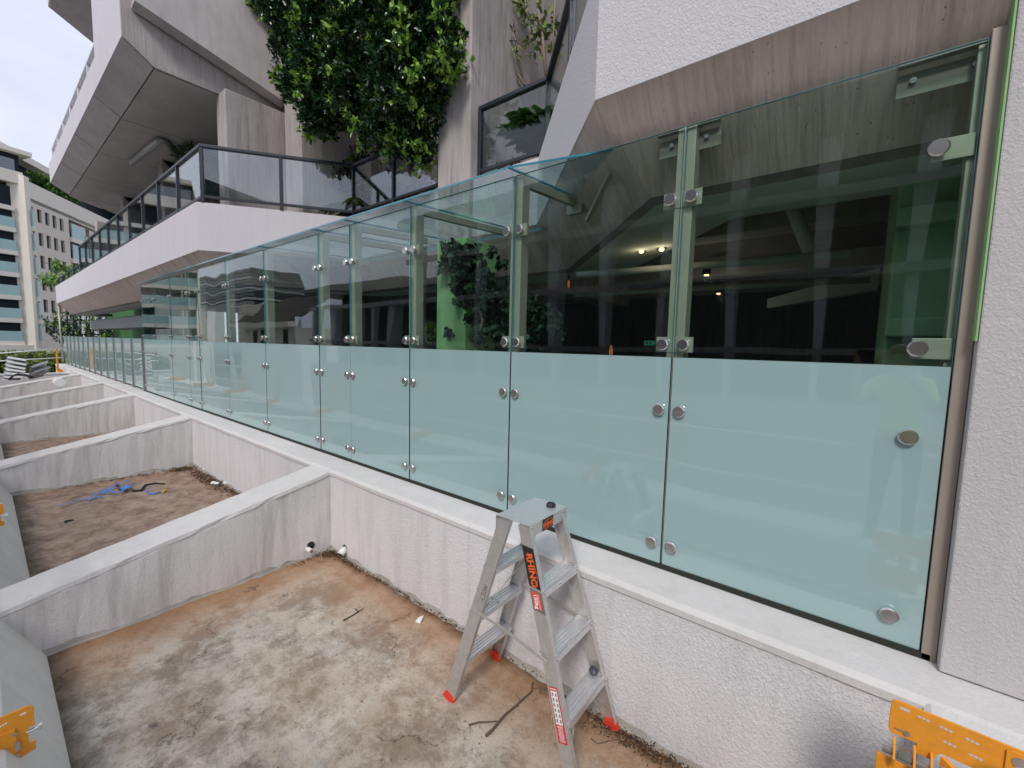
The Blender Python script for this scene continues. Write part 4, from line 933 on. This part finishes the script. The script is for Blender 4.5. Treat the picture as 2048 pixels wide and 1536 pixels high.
# pebbles, cigarette ends, scraps
def pebble(px, py, r, label, mat='pvc'):
    c = atZ(px, py, r*.6); b_ = bmesh.new(); bmesh.ops.create_icosphere(b_, subdivisions=2, radius=r)
    for v in b_.verts: v.co = Vector((v.co.x*1.25, v.co.y, v.co.z*.7))*(1+random.uniform(-.06,.06))
    me = bpy.data.meshes.new('pebble'); b_.to_mesh(me); b_.free(); me.polygons.foreach_set('use_smooth', [True]*len(me.polygons)); me.materials.append(M[mat]); o = place('pebble', me, c); tag(o, label, 'pebble', 'pebbles along the wall foot')
pebble(1237,1420,.016,'white round pebble beside the far right foot of the ladder')
pebble(412,938,.045,'pale round pebble at the foot of the long wall in the brown trough')
pebble(427,966,.035,'light pebble among leaves below the pale round one'); pebble(452,966,.04,'grey pebble among leaves by the long wall','ledge')
pebble(434,967,.03,'small whitish pebble between two others at the wall foot'); pebble(192,949,.04,'flat pale stone at the foot of the second divider'); pebble(33,980,.04,'small pale stone at the far left corner of the brown trough')
t_ = atZ(838,1243,.0); g = MB(); g.add([t_+Vector((-.02,-.02,.002)), t_+Vector((.03,-.015,.004)), t_+Vector((.005,.04,.03)), t_+Vector((0,0,.035))], [(0,1,3),(1,2,3),(2,0,3),(0,2,1)]); tag(g.build('paper_scrap', M['whiteprint'], origin=t_), 'small folded white scrap on the floor near the long wall', 'scrap')
for px, py, an, lbl in ((1300,1455,.2,'cigarette end with orange filter in the litter right of the ladder'),(1292,1478,1.2,'second cigarette end lying farther out of the litter'),(1252,1448,.9,'tiny cigarette stub close to the red ladder foot')):
    c = atZ(px, py, .006); d = Vector((math.cos(an), math.sin(an), 0)); t = thing('cigarette_end', c, lbl, 'cigarette', 'cigarette ends in the litter')
    g = MB(); g.tube([c, c+d*.02], .004, 8); g.build('filter', M['orange'], t); g = MB(); g.tube([c+d*.0201, c+d*.032], .004, 8); g.build('paper', M['whiteprint'], t)
# leaf litter: drifts nobody could count
def litter(name, spots, size, label=None):
    C, D, T = [], [], []
    for x, y, rx, ry, k in spots:
        for _ in range(k):
            C.append((x+random.gauss(0, rx), min(2.085, y+random.gauss(0, ry)), .004+abs(random.gauss(0,.008)))); a_ = random.uniform(0, 6.28); D.append((math.cos(a_), math.sin(a_), random.uniform(-.1,.3))); T.append(random.random()**1.5)
    C = np.array(C); D = np.array(D); me = leaf_mesh(name, M['litter'], C, D, np.tile([0,0,1.], (len(C),1))+rng.normal(size=(len(C),3))*.3, size*(.4+rng.random(len(C))), np.array(T), .3)
    o = bpy.data.objects.new(name, me); COL.objects.link(o); tag(o, kind='stuff')
wl = [(-.72,2.04,.10,.035,900),(-.35,2.07,.18,.02,400),(-.95,2.03,.05,.04,300),(-3.86,2.02,.06,.05,900),(-3.6,2.06,.16,.02,500),(-3.87,1.8,.03,.12,220),(-2.9,2.08,.5,.012,500),(-2,2.09,.6,.012,500)]
litter('leaf_litter', [(a, b, c, d*.8, int(k*.6)) for a, b, c, d, k in wl], .017)
litter('leaf_litter', [(-7.2,2.0,.45,.06,900),(-8.15,1.9,.07,.10,420),(-8.2,1.2,.03,.3,160),(-6.2,2.07,.5,.015,200),(-11.9,2.0,.4,.06,400)], .034)
litter('floor_grit', [(-2.2,1.3,.9,.5,500),(-6,1.2,1.0,.5,600)], .013)

# ================================================================== UNDER THE FAR END: duct, pole, scaffold
t = thing('air_duct', atY(230,647,3.4), 'grey ventilation duct with a slatted mouth hanging under the far soffit', 'duct')
a, b = atY(182,640,3.3), atY(284,640,3.3)
g = MB(); g.box(a.x, b.x, 3.3, 4.0, 2.36, 2.78); g.build('duct_body', M['duct'], t, bevel=.04)
for i in range(5): g = MB(); z = 2.40+i*.085; g.box(a.x-.55, a.x-.02, 3.32, 3.36, z, z+.035); g.build('slat', M['pvc'], t)
g = MB(); g.box(a.x-.5, a.x-.02, 3.36, 3.38, 2.38, 2.76); g.build('mouth', M['gap'], t)
g = MB(); a, b = atY(211,640,5.0), atY(300,640,5.0); g.box(a.x, b.x, 5.0, 5.2, .45, 3.5); g.build('interior_wall', M['dkgreen'], B)
t = thing('corner_pole', atY(120,660,2.3), 'thin grey pole from the wall up to the tip of the white band', 'pole')
g = MB(); a, b = atX(126,722,-27.2), atX(117,612,-27.2); g.tube([a, b], .035, 8); g.sm = True; g.build('tube', M['champ'], t)
t = thing('scaffold', atX(200,660,-40), 'dark scaffold frame with thin poles seen under the far end of the band', 'scaffold')
for i in range(11):
    px = 135+i*13; g = MB(); g.tube([atX(px, 678, -34), atX(px-1, 618, -34)], .035, 5); g.build('pole', M['gap'], t)
for py in (640, 668): g = MB(); g.tube([atX(130, py, -34), atX(285, py+2, -34)], .035, 5); g.build('rail', M['gap'], t)
g = MB(); g.tube([atX(170,672,-33.5), atX(182,640,-33.5)], .05, 5); g.tube([atX(205,675,-33.5), atX(202,640,-33.5)], .09, 5); g.build('brace', M['gap'], t)
t = thing('white_shed', atX(215,665,-44), 'low white ribbed building glimpsed behind the scaffold', 'building')
g = MB(); a, b = atX(165,676,-44), atX(262,676,-44); g.box(-44, -43, a.y, b.y, a.z, a.z+1.6); g.build('wall', M['whitewall'], t)
for i in range(14): g = MB(); y = a.y+(b.y-a.y)*i/13; g.box(-42.99, -42.95, y-.04, y+.04, a.z, a.z+1.6); g.build('rib', M['pvc'], t)

# ================================================================== APARTMENT BUILDINGS (left background)
def frame_at(p0, ang): d = Vector((math.cos(R(ang)), math.sin(R(ang)), 0)); return d
AP = ray(47, 500); AP = CAM+AP*(46/math.hypot(AP.x, AP.y)); AP.z = 0
dW, dB = frame_at(AP, 148), frame_at(AP, 108)
A = thing('apartment_building', AP, 'large cream apartment block with rows of small dark windows and teal balconies', 'building')
nW = Vector((dW.y,-dW.x,0)); nW = nW if (CAM-AP).dot(nW) > 0 else -nW
nB = Vector((dB.y,-dB.x,0)); nB = nB if (CAM-AP).dot(nB) > 0 else -nB
def sz(px, py, d): q = atP(px, py, AP, d); return (q-AP).dot(d), q.z
s_top, z_top = sz(47, 358, dW); sEnd = 46
def fbox(d, nn, s0, s1, z0, z1, o0, o1, name, mat, par=A):
    g = MB(); a_ = AP+d*s0; b_ = AP+d*s1; g.prism([a_+nn*o0+Vector((0,0,z0)), b_+nn*o0+Vector((0,0,z0)), b_+nn*o1+Vector((0,0,z0)), a_+nn*o1+Vector((0,0,z0))], (0,0,z1-z0)); return g.build(name, mat, par)
storey = sz(75, 420, dW)[1]-sz(75, 465.5, dW)[1]
# solid back body, set behind the facade openings
fbox(dW, nW, 1.0, sEnd, -9, z_top, -14, -.6, 'wall', M['creamd'])
fbox(dW, nW, -.05, sEnd, -9, 1.0, -.58, 0, 'wall', M['cream'])
cols = [sz(x, 600, dW)[0] for x in (75, 91, 106, 120, 133.5)]
zs_ = [sz(75, y+11, dW)[1] for y in (420, 466, 511, 555, 599, 642)]
cols2 = [sz(x, 600, dW)[0] for x in (178, 188)]
# facade skin built as bands and piers so that openings are real
wh = .95*storey/3.0*.9; ww = abs(cols[2]-cols[1])*.56
def opening_rows(cols, s0, s1, zlist, ww, wh, z_lo, z_hi):
    edges = sorted(cols); zz = sorted(zlist); prev = z_lo
    for z in zz:
        fbox(dW, nW, s0, s1, prev, z-wh, -.58, 0, 'wall', M['creamd']); prev = z+wh
        e = s0
        for c_ in edges:
            fbox(dW, nW, e, c_-ww/2, z-wh, z+wh, -.58, 0, 'wall', M['creamd']); e = c_+ww/2
            wf = fbox(dW, nW, c_-ww/2, c_+ww/2, z-wh, z+wh, -.57, -.13, 'window', M['winframe'])
            fbox(dW, nW, c_-ww/2+.12, c_+ww/2-.12, z-wh+.12, z+wh-.12, -.12, -.10, 'pane', M['winglass'], wf)
        fbox(dW, nW, e, s1, z-wh, z+wh, -.58, 0, 'wall', M['creamd'])
    fbox(dW, nW, s0, s1, prev, z_hi, -.58, 0, 'wall', M['creamd'])
sA = sz(62, 600, dW)[0]; sB = sz(141, 500, dW)[0]; sC = sz(171, 500, dW)[0]
zA = sz(75, 412, dW)[1]
opening_rows(cols, sA, sB, zs_, ww, wh, 1.0, zA)
opening_rows(cols2, sC, sEnd, zs_[:6], 1.3, wh, 1.0, z_top-2.4)
# loggia strip at the top of the facade
fbox(dW, nW, sA, sEnd, z_top-1.4, z_top, -.58, 0, 'wall', M['cream'])
fbox(dW, nW, sA, sEnd, zA, zA+.35, -.58, 0, 'wall', M['cream'])
fbox(dW, nW, sA, sB, zA+.35, z_top-1.4, -.57, -.45, 'loggia_glass', M['winglass'])
for s_ in np.linspace(sA, sB, 4): fbox(dW, nW, s_-.25, s_+.25, zA+.35, z_top-1.4, -.44, 0, 'pier', M['cream'])
s_l = (sA+sB)/2
for k in range(9): fbox(dW, nW, s_l+k*.45, s_l+k*.45+.22, zA+.35, z_top-1.4, -.3, -.22, 'shutter_slat', M['creamd'])
# recessed balconies beside the window grid
for z in zs_:
    fbox(dW, nW, sB, sC, z-wh-.6, z-wh-.25, -.58, .15, 'balcony_slab', M['cream'])
    bb = fbox(dW, nW, sB+.2, sC-.2, z-wh-.25, z-wh+.9, .02, .08, 'balcony_panel', M['teal'])
    fbox(dW, nW, sB, sC, z-wh-.25, z+wh+.6, -.57, -.5, 'balcony_window', M['creamd'])
    fbox(dW, nW, sB+.6, (sB+sC)/2, z-wh-.1, z+wh+.2, -.49, -.45, 'balcony_door', M['winglass'])
# corner tower strip and small side balconies
sT0 = sz(33, 500, dW)[0]
zt = sz(40, 352, dW)[1]
fbox(dW, nW, -.1, sz(55,500,dW)[0], 1.0, zt, -.58, .35, 'corner_tower', M['cream']); 
fbox(dW, nW, sz(55,500,dW)[0], sA, 1.0, z_top-1.4, -.58, -.3, 'recess_wall', M['creamd'])
for z in zs_:
    fbox(dW, nW, sz(55,500,dW)[0]+.05, sA-.1, z-wh-.9, z-wh-.6, -.28, .5, 'balcony_slab', M['cream']); fbox(dW, nW, sz(55,500,dW)[0]+.05, sA-.1, z-wh-.6, z-wh+.6, .42, .48, 'balcony_panel', M['teal'])
# left facade with long balconies
sb0 = -9.6
sq = sz(33, 500, dB)[0]
for k in range(7):
    zz = [ (436,447), (482,493), (526,539), (572,585), (618,630), (664,672), (393,400)][k]
    z0_, z1_ = sz(20, zz[0]+18, dB)[1], sz(20, zz[0]-2, dB)[1]
    fbox(dB, nB, sb0, -.3, z0_-.30, z0_-.0, -.3, .05, 'balcony_slab', M['cream'])
    if k != 6:
        for j in range(3): fbox(dB, nB, sb0+j*3.1+.04, sb0+(j+1)*3.1-.04, z0_, z1_, .0, .04, 'balcony_panel', M['teal'])
    fbox(dB, nB, sb0, -.3, z0_, z0_+storey-.3, -2.0, -.25, 'window', M['winglass'])
    for j in range(3): fbox(dB, nB, sb0+.8+j*3.1, sb0+1.15+j*3.1, z0_, z0_+storey-.3, -.24, -.2, 'curtain', M['creamd'])
fbox(dB, nB, sb0, .2, -9, sz(20,678,dB)[1]-.4, -2.0, .25, 'wall', M['cream'])
fbox(dB, nB, sb0, .1, -9, zt-1.5, -14, -2.05, 'wall', M['creamd'])
# penthouse
fbox(dB, nB, sb0, 1, zt+.2, zt+2.0, -8, -2.4, 'penthouse_glass', M['winglass']); fbox(dB, nB, sb0, 1.5, zt+2.0, zt+2.3, -9, -1.8, 'penthouse_roof', M['cream']); fbox(dB, nB, sb0, .2, zt-.6, zt+.2, -8, .1, 'roof_slab', M['cream'])
fbox(dB, nB, sb0, -.1, zt+.2, zt+1.0, -.1, -.07, 'roof_balustrade', M['smoke'])
fbox(dW, nW, 1.2, 20, z_top, z_top+2.6, -9, -3.4, 'penthouse_glass', M['winglass']); fbox(dW, nW, .5, 21, z_top+2.6, z_top+3.1, -10, -2.4, 'penthouse_roof', M['cream'])
fbox(dW, nW, 20, sEnd, z_top-.3, z_top+2.8, -6, -1.5, 'attic_glass', M['winglass'])
for j in range(6): fbox(dW, nW, 20+j*4.6, 20.8+j*4.6, z_top-.3, z_top+3, -1.49, -1.1, 'attic_pier', M['cream'])
hc = []
for px, py in ((74,370),(82,373),(90,377),(98,381),(106,385),(114,389),(122,394),(130,398)):
    c = atP(px, py, AP+nW*-1.2, dW); hc.append((tuple(c), .75))
plant('roof_hedge', hc[3][0], 'green hedge spilling over the roof edge of the cream apartment block', 'hedge', M['leaf_mid'], hc, 150, .3, [], young=.3)

# trees below the left guard rail
for (px, py, d_, r, lb) in ((20,718,37,3.6,'feathery light green tree at the far left below the apartment block'),(70,716,39,3.6,'light green tree crown right of the leftmost one'),(114,722,41,2.8,'darker green tree crown against the corner of the concrete wall')):
    q = ray(px, py+28); c = CAM+q*(d_/math.hypot(q.x, q.y)); cl_ = [((c.x+random.uniform(-r,r)*.9, c.y+random.uniform(-r,r)*.9, c.z+random.uniform(-.9,.45)*r*.35), r*.42) for _ in range(13)]
    plant('green_tree', (c.x,c.y,-9), lb, 'tree', M['leaf_olive'] if px < 100 else M['leaf_mid'], cl_, 420, .2, [((c.x,c.y,-9),(c.x,c.y,c.z))], stem_r=.25, young=.35, young_top=.8, shell=.3, squash=.5, group='trees beyond the guard rail')
# tree seen behind the scaffold
q = ray(178, 650); c = CAM+q*(34/math.hypot(q.x, q.y))
plant('green_tree', (c.x,c.y,-9), 'dark leafy tree behind the scaffold under the far soffit', 'tree', M['leaf_dark'], [((c.x+random.uniform(-2.5,2.5), c.y+random.uniform(-2,2), c.z+random.uniform(-.6,1)), .9) for _ in range(0)]+[((c.x+random.uniform(-1,1.5), c.y+random.uniform(-1.2,1.6), c.z+random.uniform(-.5,.7)), .6) for _ in range(7)], 130, .16, [((c.x,c.y,-9),(c.x,c.y,c.z))], stem_r=.2, group='trees beyond the guard rail')

# ================================================================== WHAT THE GLASS MIRRORS (real buildings across the street)
def mbox(name, mat, par, x0, x1, y0, y1, z0, z1, **k): g = MB(); g.box(min(x0,x1), max(x0,x1), min(y0,y1), max(y0,y1), z0, z1); return g.build(name, mat, par, **k)
c = refl(455, 600, -45)
t = thing('dark_tower', (c.x, -48, 0), 'dark glass tower with slatted overhanging top, mirrored in the glass', 'building')
x0, x1 = refl(402,600,-45).x, refl(492,600,-45).x
zt_ = refl(450,545,-45).z; zm = refl(450,605,-45).z
mbox('tower_body', M['towerglass'], t, x0, x1, -60, -46, -9, zm); 
for k in range(9): z = zm+(zt_-zm)*k/9; mbox('floor_band', M['duct'] if k % 3 == 0 else M['frame'], t, x0-.5, x1+3.5-.2*k, -61, -45-.02*k, z, z+(zt_-zm)/9*.55); mbox('window_band', M['towerglass'], t, x0, x1+3, -60.5, -45.6, z+(zt_-zm)/9*.55, z+(zt_-zm)/9)
x0, x1 = refl(508,600,-70).x, refl(528,600,-70).x
t = thing('striped_tower', (x0, -72, 0), 'distant tower with pale horizontal balcony stripes, mirrored beside the dark tower', 'building')
zt_ = refl(518,572,-70).z; mbox('tower_body', M['towerglass'], t, x0, x1, -80, -71, -9, zt_-1)
for k in range(14): z = zt_-1-k*(zt_+4)/14; mbox('balcony_stripe', M['creamd'], t, x0-.6, x1+.6, -80.5, -70.4, z, z+(zt_+4)/14*.4)
# pale terraced house
def rxz(px, py, y): p = refl(px, py, y); return p.x, p.z
t = thing('terraced_house', (-40,-18,0), 'pale stepped house with grooved walls, mirrored left of the tiled roof', 'building')
for (pa, pb, ptop, y) in ((470,534,612,-15),(310,352,618,-18),(352,400,622,-16.5)):
    x0, x1 = rxz(pa,ptop,y)[0], rxz(pb,ptop,y)[0]; z1 = rxz((pa+pb)/2,ptop,y)[1]
    w0 = mbox('wall', M['whitewall'], t, x0, x1, y-1.5, y, -9, z1); mbox('coping', M['pvc'], t, x0-.1, x1+.1, y-1.5, y+.12, z1, z1+.12)
    for k in range(5): mbox('groove', M['gap'], t, x0+.05, x1-.05, y+.001, y+.02, z1-.9-k*.75, z1-.86-k*.75)
    xm_ = x0+(x1-x0)*.75; wf = mbox('window', M['winframe'], t, xm_-.6, xm_+.6, y+.03, y+.06, z1-1.9, z1-1.0); mbox('pane', M['winglass'], wf, xm_-.5, xm_+.5, y+.061, y+.07, z1-1.8, z1-1.1)
# tiled roof house
t = thing('tiled_house', (-12,-9,0), 'house with brown ridged tile roof and cream eaves, mirrored in the sixth and seventh panes', 'building')
xa, za = rxz(531,597,-12); xb, zb = rxz(640,590,-12)
ze = rxz(585,642,-9.5)[1]; zr = rxz(585,594,-13)[1]
rows = 16
for k in range(rows):
    y0_, y1_ = -9.4-k*.26, -9.4-(k+1)*.26-.06; z0_ = ze+(zr-ze)*k/rows; z1_ = ze+(zr-ze)*(k+1)/rows
    g = MB(); g.prism([(xa-.5,y0_,z0_+.05),(xa-.5,y1_,z1_+.06),(xa-.5,y1_,z1_-.02),(xa-.5,y0_,z0_-.02)], (xb-xa+1.2,0,0)); g.build('tile_course', M['rooftile'], t)
mbox('eaves', M['cream'], t, xa-.6, xb+.8, -9.9, -9.3, ze-.42, ze-.03); mbox('wall', M['whitewall'], t, xa, xb, -14, -10.2, -9, ze-.42)
for k in range(3): x_ = xa+.6+k*(xb-xa)/3; wf = mbox('window', M['winframe'], t, x_, x_+1.5, -10.19, -10.1, ze-1.7, ze-.6); mbox('pane', M['winglass'], wf, x_+.08, x_+1.42, -10.09, -10.08, ze-1.6, ze-.7)
# fin-screened building straight across: pale tapered fins between two bolted rails, dark behind
t = thing('fin_building', (-2,-7.2,0), 'dark building with tall pale tapered fins between rails, mirrored across the clear panes', 'building')
X0, X1 = -24, 8
mbox('dark_wall', plain('dark_cladding', (.10,.115,.12), .7, var=.3, vs=1), t, X0, X1, -9.2, -8.8, -9, 5.2)
mbox('roof_slab', M['frame'], t, -15.5, X1, -9.4, -6.6, 6.9, 7.2); mbox('roof_edge', M['frame'], t, X0-.6, -15.5, -9.4, -6.9, 4.6, 5.0); mbox('dark_wall', M['towerglass'], t, -15.3, X1, -9.2, -8.8, 5.2, 6.9)
mbox('roof_wall', M['frame'], t, -9, X1, -8.7, -8.2, 7.2, 8.4)
mbox('base_wall', M['creamd'], t, X0, X1, -9.5, -7.0, -9, .9)
for z, h, xa_ in ((3.75,.2,X0),(2.0,.15,X0),(5.45,.2,-15.3)): mbox('rail', M['duct'], t, xa_, X1, -7.02, -6.88, z, z+h)
bz = MB(); bz.tube([(0,0,0),(0,.04,0)], .035, 8); bz = bz.mesh('bolt', M['steeldark'])
x = X0+.4
while x < X1:
    for z in ((3.85, 2.07, 5.55) if x > -15 else (3.85, 2.07)): place('bolt', bz, (x+.8, -6.88, z), t)
    secs = []
    hh = 5.9 if x > -15 else 2.95
    for k in range(9): u_ = k/8; w_ = .10+.30*u_; xo = .35*(u_-.5)**2; secs.append([(x+xo-w_/2,-7.5,.9+hh*u_),(x+xo+w_/2,-7.5,.9+hh*u_),(x+xo+w_/2,-7.1,.9+hh*u_),(x+xo-w_/2,-7.1,.9+hh*u_)])
    g = MB(); g.loft(secs); g.build('fin', M['finpaint'], t); x += 1.75

# ================================================================== PHOTOGRAPHER (stands on the outer ledge, seen mirrored in the right-hand panes)
def make_person():
    bx, by, bz = .33, -.37, .385
    V_, E_, Rr = [], [], []
    def v(p, r): V_.append((bx+p[0], by+p[1], bz+p[2])); Rr.append(r); return len(V_)-1
    def e(a, b): E_.append((a, b))
    pel = v((0,0,.95), .135); sp = v((0,0,1.14), .125); ch = v((0,.0,1.34), .15); nk = v((0,.01,1.50), .058); hd = v((0,.03,1.62), .080); tp_ = v((0,.035,1.72), .078); to = v((0,.03,1.775), .045)
    for a, b in ((pel,sp),(sp,ch),(ch,nk),(nk,hd),(hd,tp_),(tp_,to)): e(a, b)
    ns_ = v((0,.125,1.645), .013); e(hd, ns_)
    cn = v((0,.095,1.575), .03); e(hd, cn)
    for sg in (-1, 1): er = v((sg*.088,.02,1.66), .014); e(tp_, er)
    ends = {}
    for sg in (-1, 1):
        sh = v((sg*.19,.0,1.41), .066); el = v((sg*.27-.05,.15,1.26), .046); wr = v((-.20+sg*.125,.30,1.56), .028); pm = v((-.23+sg*.10,.335,1.63), .030)
        e(ch, sh); e(sh, el); e(el, wr); e(wr, pm)
        for k in range(4):
            f1 = v((-.25+sg*(.095-.004*k),.362-.004*k,1.695-.018*k), .0092); f2 = v((-.27+sg*.07,.352,1.705-.02*k), .0082); e(pm, f1); e(f1, f2)
        th = v((-.24+sg*.075,.318,1.655), .011); th2 = v((-.26+sg*.05,.31,1.675), .009); e(pm, th); e(th, th2)
        hp_ = v((sg*.095,0,.88), .098); kn_ = v((sg*.11,.03,.49), .062); an = v((sg*.12,-.01,.09), .044); he = v((sg*.12,.05,.05), .046); te = v((sg*.13,.17,.035), .036)
        e(pel, hp_); e(hp_, kn_); e(kn_, an); e(an, he); e(he, te)
    me = bpy.data.meshes.new('skeleton'); me.from_pydata(V_, E_, []); o = bpy.data.objects.new('tmp', me); COL.objects.link(o)
    sk = o.modifiers.new('skin', 'SKIN'); sk.use_smooth_shade = True
    for i, d in enumerate(me.skin_vertices[0].data if me.skin_vertices else []): d.radius = (Rr[i], Rr[i])
    return o, me, Rr, (bx, by, bz)
import bmesh as _b
o, me, Rr, base = make_person()
if not me.skin_vertices:
    bm2 = _b.new(); bm2.from_mesh(me); lay = bm2.verts.layers.skin.verify(); bm2.verts.ensure_lookup_table()
    for i, v_ in enumerate(bm2.verts): v_[lay].radius = (Rr[i], Rr[i]); v_[lay].use_root = (i == 0)
    bm2.to_mesh(me); bm2.free()
ss = o.modifiers.new('sub', 'SUBSURF'); ss.levels = 2; ss.render_levels = 2
body = bpy.data.meshes.new_from_object(o.evaluated_get(bpy.context.evaluated_depsgraph_get())); bpy.data.objects.remove(o)
body.materials.clear()
for m_ in (plain('skin', (.46,.27,.19), .5), plain('hi_vis_yellow', (.55,.72,.10), .7), plain('navy_trousers', (.02,.025,.05), .8), plain('boots', (.06,.04,.025), .6)): body.materials.append(m_)
for p_ in body.polygons:
    z = p_.center.z-base[2]; ax = abs(p_.center.x-base[0]); y_ = p_.center.y-base[1]; p_.use_smooth = True
    p_.material_index = 3 if z < .13 else 2 if z < .97 and y_ < .2 else 1 if (z < 1.475 and y_ < .19) else 0
pr = thing('person', base, 'bald photographer in a yellow shirt and dark trousers, faintly mirrored in the rightmost panes', 'person')
for v_ in body.vertices: v_.co = Vector(v_.co)-Vector(base)
bo = bpy.data.objects.new('body', body); COL.objects.link(bo); bo.parent = pr
g = MB(); g.obox((base[0]-.27, base[1]+.335, base[2]+1.672), (.078,0,0), (0,.004,0), (0,0,.036)); tag(g.build('phone', M['black'], bevel=.003, origin=(base[0]-.27, base[1]+.335, base[2]+1.672)), 'black phone held up by the photographer', 'phone')
